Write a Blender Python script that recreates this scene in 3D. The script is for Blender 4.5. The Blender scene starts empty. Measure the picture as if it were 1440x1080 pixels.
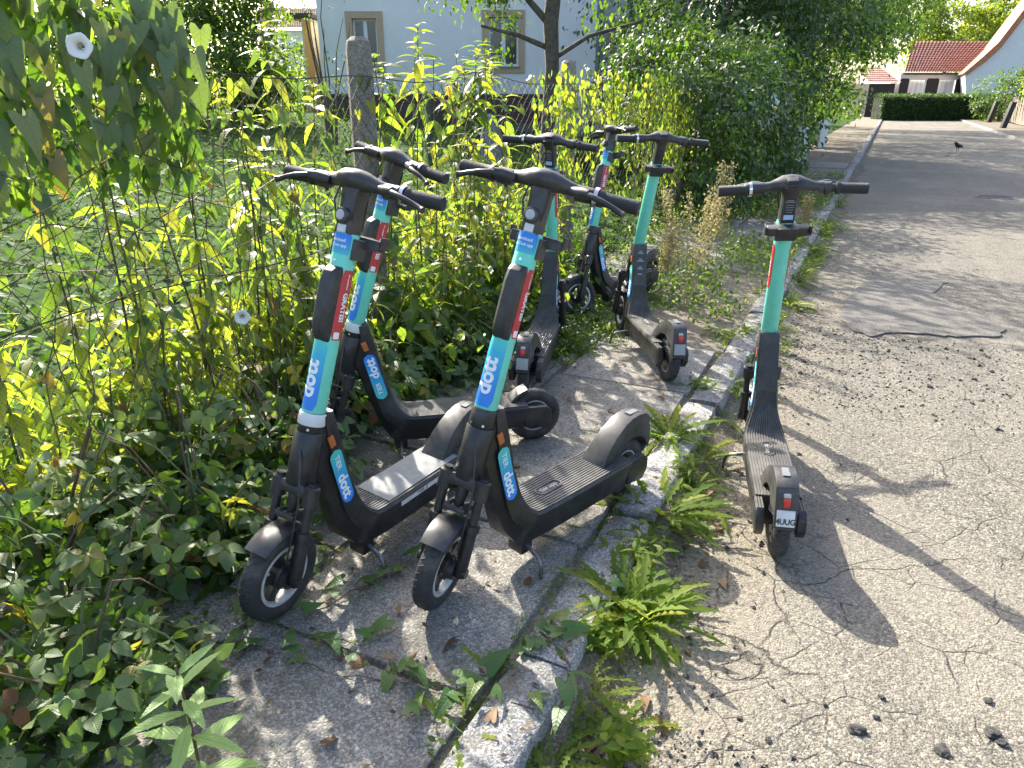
import bpy, bmesh, math, random
import numpy as np
from mathutils import Vector, Matrix

SC = bpy.context.scene
COL = SC.collection
rng = np.random.default_rng(11)
random.seed(11)
R = math.radians

# ------------------------------------------------------------------ camera
CAM_H, PITCH, FPX = 1.505, R(21.70), 1011.5
cam = bpy.data.cameras.new('camera')
cam.sensor_width = 36.0
cam.lens = FPX / 1440 * 36.0
cam.clip_start, cam.clip_end = 0.05, 2000
cam_ob = bpy.data.objects.new('camera', cam)
COL.objects.link(cam_ob)
cam_ob.location = (0, 0, CAM_H)
cam_ob.rotation_euler = (math.pi / 2 - PITCH, 0, 0)
SC.camera = cam_ob

# ------------------------------------------------------------------ sky, sun, exposure
SUN_EL = R(37.0)
SUN_AZ = math.atan2(-0.45, 0.893)            # towards the sun, measured from +Y to +X
world = bpy.data.worlds.new('World')
SC.world = world
world.use_nodes = True
wn = world.node_tree
sky = wn.nodes.new('ShaderNodeTexSky')
sky.sky_type = 'NISHITA'
sky.sun_disc = False
sky.sun_elevation = SUN_EL
sky.sun_rotation = SUN_AZ
sky.air_density, sky.dust_density, sky.ozone_density = 0.85, 3.6, 0.7
wn.nodes['Background'].inputs['Strength'].default_value = 0.15
wn.links.new(sky.outputs[0], wn.nodes['Background'].inputs['Color'])
sun = bpy.data.lights.new('sun', 'SUN')
sun.energy, sun.angle, sun.color = 4.2, R(0.55), (1.0, 0.94, 0.82)
sun_ob = bpy.data.objects.new('sun', sun)
COL.objects.link(sun_ob)
to_sun = Vector((math.sin(SUN_AZ) * math.cos(SUN_EL), math.cos(SUN_AZ) * math.cos(SUN_EL), math.sin(SUN_EL)))
sun_ob.rotation_euler = to_sun.to_track_quat('Z', 'Y').to_euler()
sun_ob.location = to_sun * 60
vs = SC.view_settings
vs.view_transform, vs.look, vs.gamma, vs.use_curve_mapping = 'Standard', 'None', 1.0, False
vs.exposure = 1.8
SC.cycles.max_bounces = 8
SC.cycles.transparent_max_bounces = 8

# ------------------------------------------------------------------ coordinates
def ray(px, py):
    f, p = FPX, PITCH
    return Vector(((px - 720) / f, math.cos(p) - (py - 540) / f * math.sin(p), -math.sin(p) - (py - 540) / f * math.cos(p)))
def at_z(px, py, z=0.0):                     # point of the plan (height z) seen at that place of the photograph
    d = ray(px, py)
    return Vector((0, 0, CAM_H)) + d * ((z - CAM_H) / d.z)
def at_y(px, py, y):                         # point at distance y
    d = ray(px, py)
    return Vector((0, 0, CAM_H)) + d * (y / d.y)
O0 = Vector((1.23, 3.67, 0))                 # a point of the kerb's road edge
DV = Vector((0.443, 0.896, 0)).normalized()  # along the street
NV = Vector((DV.y, -DV.x, 0))                # across, towards the road
def st(s, t, z=0.0):
    v = O0 + DV * s + NV * t
    return Vector((v.x, v.y, z))
STREET = Matrix((( DV.x, NV.x, 0, O0.x), (DV.y, NV.y, 0, O0.y), (0, 0, 1, 0), (0, 0, 0, 1)))
ROAD_YAW = math.atan2(DV.y, DV.x)
PZ = 0.095                                   # pavement height
FT = -1.72                                   # fence line

# ------------------------------------------------------------------ mesh helpers
class MB:
    def __init__(s): s.v, s.f = [], []
    def add(s, vs_, fs_):
        o = len(s.v)
        s.v += [tuple(v) for v in vs_]
        s.f += [tuple(i + o for i in f) for f in fs_]
        return s
    def box(s, x0, x1, y0, y1, z0, z1):
        return s.add([(x0, y0, z0), (x1, y0, z0), (x1, y1, z0), (x0, y1, z0), (x0, y0, z1), (x1, y0, z1), (x1, y1, z1), (x0, y1, z1)],
                     [(0, 3, 2, 1), (4, 5, 6, 7), (0, 1, 5, 4), (1, 2, 6, 5), (2, 3, 7, 6), (3, 0, 4, 7)])
    def loft(s, rings, cap=True, closed=True):
        n = len(rings[0]); vs_ = [p for r in rings for p in r]; fs_ = []
        for i in range(len(rings) - 1):
            for j in range(n if closed else n - 1):
                a, b = i * n + j, i * n + (j + 1) % n
                fs_.append((a, b, b + n, a + n))
        if cap and closed:
            fs_.append(tuple(range(n - 1, -1, -1))); k = (len(rings) - 1) * n
            fs_.append(tuple(range(k, k + n)))
        return s.add(vs_, fs_)
    def tube(s, pts, rad, n=8, sy=1.0, cap=True):
        pts = [Vector(p) for p in pts]
        if not hasattr(rad, '__len__'): rad = [rad] * len(pts)
        rings = []; up = None
        for i, p in enumerate(pts):
            d = (pts[min(i + 1, len(pts) - 1)] - pts[max(i - 1, 0)]).normalized()
            if up is None:
                up = Vector((0, 1, 0)) if abs(d.y) < 0.9 else Vector((0, 0, 1))
            a = (up - d * up.dot(d)).normalized(); up = a
            b = d.cross(a)
            rings.append([p + (a * math.cos(2 * math.pi * k / n) * sy + b * math.sin(2 * math.pi * k / n)) * rad[i] for k in range(n)])
        return s.loft(rings, cap)
    def lathe(s, prof, center, axis='y', n=32, closed=False):
        # prof: (offset along the axis, radius)
        c = Vector(center); rings = []
        for a, r in prof:
            ring = []
            for k in range(n):
                t = 2 * math.pi * k / n
                if axis == 'y': ring.append(c + Vector((r * math.cos(t), a, -r * math.sin(t))))
                elif axis == 'z': ring.append(c + Vector((r * math.cos(t), r * math.sin(t), a)))
                else: ring.append(c + Vector((a, r * math.cos(t), r * math.sin(t))))
            rings.append(ring)
        if closed: rings.append(rings[0])
        return s.loft(rings, not closed)
    def prism(s, poly, y0, y1):              # polygon in x, z
        n = len(poly)
        return s.add([(x, y0, z) for x, z in poly] + [(x, y1, z) for x, z in poly],
                     [tuple(range(n)), tuple(range(2 * n - 1, n - 1, -1))] + [(i, i + n, (i + 1) % n + n, (i + 1) % n) for i in range(n)])
    def mesh(s, name, mat, smooth=None, bevel=0.0, seg=2, fix=True):
        me = bpy.data.meshes.new(name)
        me.from_pydata(s.v, [], s.f)
        if fix or bevel:
            bm = bmesh.new(); bm.from_mesh(me)
            bmesh.ops.remove_doubles(bm, verts=bm.verts, dist=1e-6)
            bmesh.ops.recalc_face_normals(bm, faces=bm.faces)
            if bevel:
                ed = [e for e in bm.edges if len(e.link_faces) == 2 and e.calc_face_angle(0) > R(28)]
                bmesh.ops.bevel(bm, geom=ed, offset=bevel, segments=seg, affect='EDGES', profile=0.6, clamp_overlap=True)
            bm.to_mesh(me); bm.free()
        if smooth is not None:
            me.shade_smooth(); me.set_sharp_from_angle(angle=R(smooth))
        me.materials.append(mat)
        return me
def link(name, data, parent=None):
    o = bpy.data.objects.new(name, data)
    COL.objects.link(o)
    if parent is not None: o.parent = parent
    return o
def tag(o, label, cat, group=None):
    o['label'], o['category'] = label, cat
    if group: o['group'] = group
    return o
def thing(name, label, cat, loc=(0, 0, 0), rotz=0.0, group=None):
    o = link(name, None); o.location = loc; o.rotation_euler = (0, 0, rotz); o.empty_display_size = 0.1
    return tag(o, label, cat, group)
def struct(name, data, parent=None):
    o = link(name, data, parent); o['kind'] = 'structure'; return o
def stuff(o): o['kind'] = 'stuff'; return o

# ------------------------------------------------------------------ material helpers
def new_mat(name):
    m = bpy.data.materials.new(name); m.use_nodes = True
    nt = m.node_tree
    return m, nt, nt.nodes['Principled BSDF']
def nd(nt, typ, **kw):
    n = nt.nodes.new(typ)
    for k, v in kw.items():
        if k in n.inputs.keys() if isinstance(k, str) else False: n.inputs[k].default_value = v
        else: setattr(n, k, v)
    return n
def noise(nt, co, scale, detail=4, rough=0.6):
    n = nt.nodes.new('ShaderNodeTexNoise'); n.inputs['Scale'].default_value = scale
    n.inputs['Detail'].default_value = detail; n.inputs['Roughness'].default_value = rough
    if co is not None: nt.links.new(co, n.inputs['Vector'])
    return n.outputs['Fac']
def ramp(nt, fac, stops):
    n = nt.nodes.new('ShaderNodeValToRGB')
    e = n.color_ramp.elements
    while len(e) < len(stops): e.new(0.5)
    for i, (p, c) in enumerate(stops):
        e[i].position = p
        e[i].color = (c, c, c, 1) if not hasattr(c, '__len__') else (*c, 1)
    nt.links.new(fac, n.inputs['Fac'])
    return n.outputs['Color']
def mix(nt, fac, a, b, mode='MIX'):
    n = nt.nodes.new('ShaderNodeMix'); n.data_type = 'RGBA'; n.blend_type = mode
    for sock, val in ((n.inputs[0], fac), (n.inputs[6], a), (n.inputs[7], b)):
        if hasattr(val, 'is_linked') or hasattr(val, 'links'): nt.links.new(val, sock)
        else: sock.default_value = (*val, 1) if hasattr(val, '__len__') else val
    return n.outputs[2]
def math_n(nt, op, a, b=0.0):
    n = nt.nodes.new('ShaderNodeMath'); n.operation = op
    for i, val in enumerate((a, b)):
        if hasattr(val, 'links'): nt.links.new(val, n.inputs[i])
        else: n.inputs[i].default_value = val
    return n.outputs[0]
def bump(nt, bs, h, strength=0.4, dist=0.01):
    n = nt.nodes.new('ShaderNodeBump'); n.inputs['Strength'].default_value = strength; n.inputs['Distance'].default_value = dist
    nt.links.new(h, n.inputs['Height']); nt.links.new(n.outputs[0], bs.inputs['Normal'])
def coords(nt, which='Object'):
    return nt.nodes.new('ShaderNodeTexCoord').outputs[which]
def simple(name, col, rough=0.5, metal=0.0, var=0.15, scale=40, bumps=0.0, spec=0.5, dust=None, scuff=None):
    m, nt, bs = new_mat(name)
    co = coords(nt)
    n = noise(nt, co, scale)
    lo = tuple(c * (1 - var) for c in col); hi = tuple(min(1, c * (1 + var)) for c in col)
    c = ramp(nt, n, [(0.3, lo), (0.7, hi)])
    if dust:
        d = ramp(nt, noise(nt, co, dust[2], 6, 0.7), [(0.45, 0.0), (0.8, dust[1])])
        c = mix(nt, d, c, dust[0])
    if scuff:
        mp = nt.nodes.new('ShaderNodeMapping'); mp.inputs['Scale'].default_value = (18, 60, 90); mp.inputs['Rotation'].default_value = (.3, .5, .2); nt.links.new(co, mp.inputs['Vector'])
        a = ramp(nt, noise(nt, mp.outputs[0], 1.0, 5, .75), [(.66, 0.0), (.70, 1.0)]); b = ramp(nt, noise(nt, co, 7, 3), [(.50, 0.0), (.62, 1.0)])
        c = mix(nt, math_n(nt, 'MULTIPLY', math_n(nt, 'MULTIPLY', a, b), scuff[1]), c, scuff[0])
    nt.links.new(c, bs.inputs['Base Color'])
    r = ramp(nt, noise(nt, co, scale * 0.4), [(0.3, max(0, rough - 0.08)), (0.7, min(1, rough + 0.12))])
    nt.links.new(r, bs.inputs['Roughness'])
    bs.inputs['Metallic'].default_value = metal
    bs.inputs['Specular IOR Level'].default_value = spec
    if bumps: bump(nt, bs, n, bumps, 0.004)
    return m

DUST = ((0.16, 0.15, 0.13), 0.5, 9)
M = {}
M['black'] = simple('black_plastic', (0.024, 0.024, 0.025), 0.42, dust=((0.15, 0.14, 0.125), 0.5, 9), scuff=((.3, .29, .27), .7))
M['metal'] = simple('black_painted_metal', (0.016, 0.016, 0.017), 0.36, dust=((0.14, 0.13, 0.12), 0.38, 11), scuff=((.4, .4, .39), .8))
M['grip'] = simple('grip_rubber', (0.026, 0.026, 0.027), 0.62, bumps=0.3, scale=600)
M['rubber'] = simple('tyre_rubber', (0.026, 0.025, 0.025), 0.72, bumps=0.2, scale=300, dust=((0.15, 0.135, 0.115), 0.55, 12))
M['mat'] = simple('deck_rubber', (0.045, 0.044, 0.042), 0.6, dust=((0.24, 0.22, 0.19), 0.6, 6), bumps=0.2, scale=200)
M['greymat'] = simple('grey_deck_sheet', (0.2, 0.205, 0.2), 0.7, dust=((0.3, 0.29, 0.27), 0.4, 8))
M['silver'] = simple('silver_rim', (0.52, 0.52, 0.51), 0.4, 0.25, dust=((0.15, 0.13, 0.1), 0.5, 25))
M['labelgrey'] = simple('grey_label', (.13, .14, .145), .4, var=.3, scale=120)
M['steel'] = simple('worn_dark_steel', (.16, .16, .16), .32, .8, var=.4, scale=60)
M['chrome'] = simple('chrome', (0.7, 0.7, 0.7), 0.18, 1.0)
M['whiteband'] = simple('white_tape', (0.62, 0.63, 0.63), 0.45, dust=((0.3, 0.28, 0.25), 0.5, 20))
M['white'] = simple('white_print', (0.78, 0.8, 0.82), 0.5, var=0.04)
M['teal'] = simple('turquoise_paint', (0.15, 0.64, 0.49), 0.38, var=0.05, dust=((0.2, 0.3, 0.26), 0.35, 16), scuff=((.55, .6, .55), .7))
M['red'] = simple('red_sticker', (0.52, 0.045, 0.045), 0.42, var=0.06)
M['blue'] = simple('blue_sticker', (0.02, 0.2, 0.62), 0.4, var=0.05)
M['paleblue'] = simple('pale_blue_label', (0.35, 0.55, 0.75), 0.4, var=0.05)
M['orange'] = simple('orange_reflector', (0.42, 0.12, 0.03), 0.3, var=0.2, scale=300)
M['redlens'] = simple('red_lens', (0.55, 0.03, 0.02), 0.2, var=0.2, scale=80)
M['clearlens'] = simple('clear_lens', (0.42, 0.42, 0.41), 0.1, var=0.1, scale=150)
M['darkprint'] = simple('dark_print', (0.03, 0.03, 0.035), 0.6, var=0.1)
M['greyprint'] = simple('grey_print', (0.3, 0.31, 0.32), 0.6, var=0.05)
def grad_mat(name, axis, lo, hi, stops):
    m, nt, bs = new_mat(name)
    sp = nt.nodes.new('ShaderNodeSeparateXYZ'); nt.links.new(coords(nt), sp.inputs[0])
    mr = nt.nodes.new('ShaderNodeMapRange'); mr.inputs[1].default_value = lo; mr.inputs[2].default_value = hi
    nt.links.new(sp.outputs[axis], mr.inputs[0])
    nt.links.new(ramp(nt, mr.outputs[0], stops), bs.inputs['Base Color'])
    bs.inputs['Roughness'].default_value = 0.4
    return m
BLU, TEA = (0.02, 0.2, 0.68), (0.07, 0.55, 0.5)
M['grad'] = grad_mat('blue_gradient_sticker', 2, 0.62, 0.80, [(0.0, BLU), (0.25, (0.02, 0.22, 0.66)), (0.8, (0.03, 0.42, 0.6)), (1.0, TEA)])
M['grad_top'] = grad_mat('top_gradient_sticker', 2, 1.02, 1.075, [(0.0, TEA), (0.5, (0.03, 0.3, 0.6)), (1.0, BLU)])
M['pill'] = grad_mat('pill_sticker', 2, 0.28, 0.465, [(0.0, BLU), (0.45, (0.02, 0.3, 0.62)), (1.0, (0.06, 0.5, 0.42))])
M['pill_flip'] = grad_mat('pill_sticker_reversed', 2, 0.28, 0.465, [(0.0, (0.06, 0.5, 0.42)), (0.55, (0.02, 0.3, 0.62)), (1.0, BLU)])

# ------------------------------------------------------------------ lettering
_tc = {}
def text_geo(txt, size, offset=0.0, space=1.0):
    k = (txt, size, offset, space)
    if k not in _tc:
        cu = bpy.data.curves.new('txt', 'FONT'); cu.body = txt; cu.size = size; cu.offset = offset; cu.space_character = space
        cu.align_x = 'CENTER'; cu.align_y = 'CENTER'; cu.resolution_u = 3
        ob = bpy.data.objects.new('txt', cu); COL.objects.link(ob)
        dg = bpy.context.evaluated_depsgraph_get()
        me = ob.evaluated_get(dg).to_mesh()
        bm = bmesh.new(); bm.from_mesh(me)
        bmesh.ops.remove_doubles(bm, verts=bm.verts, dist=1e-7)
        bmesh.ops.triangulate(bm, faces=bm.faces)
        for _ in range(3):
            lim = max(.004, size * .12)
            ed = [e for e in bm.edges if e.calc_length() > lim]
            if not ed: break
            bmesh.ops.subdivide_edges(bm, edges=ed, cuts=1)
            bmesh.ops.triangulate(bm, faces=bm.faces)
        bm.verts.index_update()
        _tc[k] = ([tuple(v.co) for v in bm.verts], [tuple(v.index for v in p.verts) for p in bm.faces]); bm.free()
        ob.evaluated_get(dg).to_mesh_clear()
        bpy.data.objects.remove(ob); bpy.data.curves.remove(cu)
    return _tc[k]

# ================================================================== LEAVES (shapes and materials used by all plants)
def leaf_mat(name, refl, trans, fac=0.45, rough=0.5, per_object=False, veins=0.0, spots=0.0, spec=0.4):
    m, nt, bs = new_mat(name)
    if per_object:
        v = nt.nodes.new('ShaderNodeObjectInfo').outputs['Random']
    else:
        a = nt.nodes.new('ShaderNodeAttribute'); a.attribute_name = 'var'; v = a.outputs['Fac']
    cr = ramp(nt, v, refl); ct = ramp(nt, v, trans)
    if veins:
        uv = nt.nodes.new('ShaderNodeUVMap'); sp = nt.nodes.new('ShaderNodeSeparateXYZ'); nt.links.new(uv.outputs[0], sp.inputs[0])
        au = math_n(nt, 'ABSOLUTE', sp.outputs[0])
        ph = math_n(nt, 'SUBTRACT', math_n(nt, 'MULTIPLY', sp.outputs[1], veins), math_n(nt, 'MULTIPLY', au, veins * .28))
        w = math_n(nt, 'ABSOLUTE', math_n(nt, 'SUBTRACT', math_n(nt, 'FRACT', ph), .5))
        lines = ramp(nt, w, [(0.0, 1.0), (0.12, 0.0)])
        midr = ramp(nt, au, [(0.0, 1.0), (0.07, 0.0)])
        vn = mix(nt, 1.0, lines, midr, 'ADD')
        cr = mix(nt, math_n(nt, 'MULTIPLY', vn, .10), cr, (.16, .20, .08))
        ct = mix(nt, math_n(nt, 'MULTIPLY', vn, .45), ct, (.05, .09, .01))
        bump(nt, bs, math_n(nt, 'ADD', w, math_n(nt, 'MULTIPLY', midr, -.6)), .35, .003)
    if spots:
        n = ramp(nt, noise(nt, coords(nt), 26, 3), [(spots, 0.0), (spots + .08, 0.8)])
        cr = mix(nt, n, cr, (.10, .055, .02)); ct = mix(nt, n, ct, (.12, .05, .01))
    nt.links.new(cr, bs.inputs['Base Color'])
    bs.inputs['Roughness'].default_value = rough; bs.inputs['Specular IOR Level'].default_value = spec
    tr = nt.nodes.new('ShaderNodeBsdfTranslucent'); nt.links.new(ct, tr.inputs['Color'])
    mx = nt.nodes.new('ShaderNodeMixShader'); mx.inputs[0].default_value = fac
    nt.links.new(bs.outputs[0], mx.inputs[1]); nt.links.new(tr.outputs[0], mx.inputs[2])
    nt.links.new(mx.outputs[0], nt.nodes['Material Output'].inputs['Surface'])
    return m
G0, G1, G2, G3 = (.030, .060, .014), (.050, .095, .020), (.085, .13, .028), (.16, .17, .035)
T0, T1, T2, T3 = (.10, .22, .015), (.20, .36, .025), (.36, .50, .035), (.53, .55, .04)
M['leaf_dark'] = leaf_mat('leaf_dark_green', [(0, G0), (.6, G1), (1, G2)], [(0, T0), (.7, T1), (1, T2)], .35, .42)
M['leaf_mid'] = leaf_mat('leaf_mid_green', [(0, G0), (.5, G1), (.85, G2), (1, G3)], [(0, T0), (.5, T1), (.85, T2), (1, T3)], .45, .45)
M['leaf_lime'] = leaf_mat('leaf_lime_green', [(0, G1), (.5, G2), (1, G3)], [(0, T1), (.45, T2), (1, T3)], .52, .5)
M['leaf_lawn'] = leaf_mat('leaf_lawn_green', [(0, (.032, .075, .02)), (1, (.085, .15, .04))], [(0, (.08, .2, .014)), (1, (.2, .36, .025))], .3, .75, spec=.12)
M['leaf_shade'] = leaf_mat('leaf_shaded_green', [(0, (.028, .052, .017)), (.6, (.048, .085, .026)), (1, (.085, .125, .04))], [(0, (.05, .13, .01)), (.8, (.11, .22, .015)), (1, (.24, .34, .025))], .24, .5, spec=.3)  # darker and duller: the bushes' shaded side is put into the leaf colour
M['tall_leaf'] = leaf_mat('tall_plant_leaf', [(0, G0), (.5, G1), (.8, G2), (1, G3)], [(0, T1), (.4, T2), (.85, (.5, .56, .04)), (1, T3)], .5, .45, True, 7)
M['bind_leaf'] = leaf_mat('bindweed_leaf', [(0, (.055, .095, .045)), (.7, (.080, .125, .05)), (.90, (.12, .14, .045)), (.95, (.17, .12, .04)), (1, (.13, .07, .03))],
                          [(0, (.12, .24, .03)), (.7, (.28, .40, .04)), (.90, T3), (1, (.4, .2, .03))], .38, .5, True, 6, .70)
M['curtain_leaf'] = leaf_mat('curtain_leaf', [(0, (.085, .125, .065)), (.8, (.12, .165, .085)), (.93, (.19, .19, .07)), (1, (.17, .11, .05))], [(0, (.14, .26, .03)), (.8, (.3, .42, .05)), (1, (.5, .35, .04))], .26, .5, True, 6, .70)  # greyer green: hazy shaded side of the curtain put into the leaf colour
M['bramble_leaf'] = leaf_mat('bramble_leaf', [(0, (.09, .145, .055)), (.5, (.125, .19, .07)), (.82, (.185, .235, .09)), (.93, (.24, .20, .045)), (.975, (.15, .06, .035)), (1, (.09, .035, .028))],
                             [(0, T0), (.5, (.22, .34, .03)), (.82, T2), (.93, (.58, .48, .04)), (1, (.26, .09, .03))], .40, .5, True, 9, .80)
M['weed_leaf'] = leaf_mat('weed_leaf', [(0, (.08, .14, .026)), (.5, (.125, .19, .034)), (.9, (.18, .24, .05)), (1, (.23, .23, .05))], [(0, T1), (.5, (.33, .48, .03)), (1, (.60, .66, .05))], .62, .65, True, 5, spec=.2)
M['trail_leaf'] = leaf_mat('trailing_leaf', [(0, (.040, .095, .028)), (.7, (.07, .14, .035)), (1, (.12, .17, .04))], [(0, T0), (.7, T1), (1, T2)], .36, .42, True, 6, .78)
M['fresh_leaf'] = leaf_mat('fresh_leaf', [(0, (.24, .39, .12)), (1, (.32, .47, .17))], [(0, (.32, .5, .06)), (1, (.5, .65, .1))], .45, .42, True, 9)
M['dry_leaf'] = leaf_mat('dry_leaf', [(0, (.09, .045, .022)), (.5, (.17, .09, .04)), (1, (.26, .16, .08))], [(0, (.1, .04, .01)), (1, (.3, .15, .04))], .25, .6, True, 6)
M['leaf_seed'] = leaf_mat('dry_seed_floret', [(0, (.2, .18, .09)), (1, (.36, .31, .17))], [(0, (.3, .26, .1)), (1, (.45, .38, .16))], .4, .7)
M['litter'] = leaf_mat('litter_leaf', [(0, (.05, .03, .018)), (.5, (.13, .085, .045)), (1, (.25, .19, .11))], [(0, (.08, .04, .01)), (1, (.25, .15, .05))], .2, .8)
M['stem_green'] = simple('green_stem', (.085, .11, .035), .6, var=.3)
M['stem_brown'] = simple('brown_stem', (.10, .062, .035), .7, var=.3)
M['bark'] = simple('bark', (.085, .068, .052), .9, var=.5, scale=18, bumps=.8)
M['seed'] = simple('dry_seed', (.30, .26, .15), .8, var=.3)
M['petal'] = simple('white_petal', (.75, .75, .72), .5, var=.05)

def tpl(half, fold=.12, droop=.25, cup=0.0):
    V, UV, Fc = [], [], []
    xm = max(x for x, _ in half); n = len(half)
    for x, y in half:
        zy = -droop * max(y, 0) ** 2
        ym = max(y, 0) if y < .9 else y
        V += [(0, ym, -droop * max(ym, 0) ** 2), (-x, y, zy + fold * x - cup * x * x), (x, y, zy + fold * x - cup * x * x)]
        UV += [(0, y), (-x / xm, y), (x / xm, y)]
    for i in range(n - 1):
        a, b = 3 * i, 3 * i + 3
        Fc += [(a, a + 2, b + 2), (a, b + 2, b), (a, b, b + 1), (a, b + 1, a + 1)]
    return np.array(V, float), Fc, np.array(UV, float)
def serr(half, k, amp):
    out = []
    for i in range(len(half) - 1):
        (x0, y0), (x1, y1) = half[i], half[i + 1]
        for j in range(k):
            t = j / k
            out.append((x0 + (x1 - x0) * t, y0 + (y1 - y0) * t))
            t = (j + .75) / k
            xx = x0 + (x1 - x0) * t
            out.append((xx + amp if xx > .02 else xx, y0 + (y1 - y0) * t + amp * .4))
    out.append(half[-1])
    return out
LEAF = {
    'oval': tpl([(.0, 0), (.24, .3), (.25, .6), (.0, 1)], .15, .2),
    'small': tpl([(.0, 0), (.27, .45), (.0, 1)], .15, .2),
    'lance': tpl(serr([(.01, 0), (.08, .12), (.15, .35), (.13, .6), (.06, .85), (.003, 1)], 1, .012), .25, .55),
    'lance_flat': tpl(serr([(.01, 0), (.07, .12), (.125, .38), (.11, .62), (.05, .85), (.003, 1)], 2, .012), .2, .25),
    'arrow': tpl([(.02, .0), (.15, -.2), (.3, -.22), (.33, -.08), (.31, .12), (.24, .4), (.14, .68), (.05, .9), (.002, 1)], .20, .35, .9),
    'arrow_curl': tpl([(.02, .0), (.13, -.16), (.27, -.2), (.34, -.05), (.30, .14), (.22, .42), (.12, .7), (.04, .9), (.002, 1)], .32, .5, .4),
    'dandelion': tpl([(.012, 0), (.016, .14), (.045, .16), (.014, .25), (.065, .275), (.016, .36), (.085, .39), (.02, .48), (.10, .51), (.024, .60), (.105, .63), (.03, .71), (.10, .745), (.04, .82), (.075, .86), (.05, .93), (.003, 1)], .35, .55),
    'dandelion_up': tpl([(.012, 0), (.018, .16), (.05, .19), (.014, .28), (.075, .31), (.018, .41), (.09, .445), (.022, .55), (.10, .58), (.028, .68), (.10, .71), (.04, .80), (.08, .84), (.05, .92), (.003, 1)], .5, 1.0),
    'blade': tpl([(.018, 0), (.02, .4), (.012, .75), (.001, 1)], .1, .5),
}
_b = serr([(.0, 0), (.20, .10), (.33, .32), (.30, .58), (.17, .80), (.004, 1)], 2, .022)
_v, _f, _u = tpl(_b, .22, .28)
def tri_leaf():
    V, Fc, UVs = [], [], []; o = 0
    for ang, off, sc in ((0, .22, .95), (1.25, .08, .75), (-1.25, .08, .75)):
        ca, sa = math.cos(ang), math.sin(ang)
        v = _v * sc; v = v + np.array([0, off, 0])
        w = np.stack([v[:, 0] * ca - v[:, 1] * sa, v[:, 0] * sa + v[:, 1] * ca, v[:, 2]], 1)
        V.append(w); UVs.append(_u); Fc += [tuple(i + o for i in f) for f in _f]; o += len(w)
    w = np.array([(-.008, -.35, -.05), (.008, -.35, -.05), (.008, .25, 0), (-.008, .25, 0)])
    V.append(w); UVs.append(np.zeros((4, 2))); Fc += [(o, o + 1, o + 2), (o, o + 2, o + 3)]
    return np.concatenate(V), Fc, np.concatenate(UVs)
LEAF['bramble'] = tri_leaf()
def leaf_mesh(kind, mat):
    k = 'L_' + kind + mat
    if k not in MESH0:
        V, Fc, UV = LEAF[kind]
        me = bpy.data.meshes.new('leaf'); me.from_pydata([tuple(v) for v in V], [], Fc)
        ul = me.uv_layers.new(name='UVMap')
        li = np.empty(len(me.loops), int); me.loops.foreach_get('vertex_index', li)
        ul.data.foreach_set('uv', UV[li].ravel().astype(np.float32))
        me.shade_smooth(); me.materials.append(M[mat])
        MESH0[k] = me
    return MESH0[k]
MESH0 = {}
def unit(a): return a / np.maximum(np.linalg.norm(a, axis=-1, keepdims=True), 1e-9)
def frames(D, N):
    y = unit(np.asarray(D, float)); z = np.asarray(N, float); z = unit(z - y * np.sum(y * z, -1, keepdims=True)); x = np.cross(y, z)
    return np.stack([x, y, z], -1)              # columns
def cloud(name, kind, P, D, N, S, var, mat, parent=None, uv=False):
    V, Fc, UV = LEAF[kind]; n, k = len(P), len(V)
    Rm = frames(D, N) * np.asarray(S)[:, None, None]
    W_ = np.einsum('nij,kj->nki', Rm, V) + np.asarray(P)[:, None, :]
    F_ = (np.array(Fc)[None] + (np.arange(n) * k)[:, None, None]).reshape(-1)
    nf = len(Fc) * n
    me = bpy.data.meshes.new(name)
    me.vertices.add(n * k); me.vertices.foreach_set('co', W_.reshape(-1).astype(np.float32))
    me.loops.add(nf * 3); me.loops.foreach_set('vertex_index', F_.astype(np.int32))
    me.polygons.add(nf); me.polygons.foreach_set('loop_start', np.arange(0, nf * 3, 3, dtype=np.int32))
    at = me.attributes.new('var', 'FLOAT', 'FACE'); at.data.foreach_set('value', np.repeat(np.asarray(var), len(Fc)).astype(np.float32))
    if uv:
        ul = me.uv_layers.new(name='UVMap'); ul.data.foreach_set('uv', np.tile(UV, (n, 1))[F_].ravel().astype(np.float32))
    me.update(); me.validate()
    me.shade_smooth()
    me.materials.append(M[mat])
    o = link(name, me, parent)
    return stuff(o)
def leaf_obj(kind, mat, parent, p, d, n, s):
    o = bpy.data.objects.new('leaf', leaf_mesh(kind, mat)); COL.objects.link(o); o.parent = parent
    fr = frames(np.array([d]), np.array([n]))[0] * s
    o.matrix_basis = Matrix(((fr[0, 0], fr[0, 1], fr[0, 2], p[0]), (fr[1, 0], fr[1, 1], fr[1, 2], p[1]), (fr[2, 0], fr[2, 1], fr[2, 2], p[2]), (0, 0, 0, 1)))
    return o
def rdir(n): return unit(rng.normal(size=(n, 3)))

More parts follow.
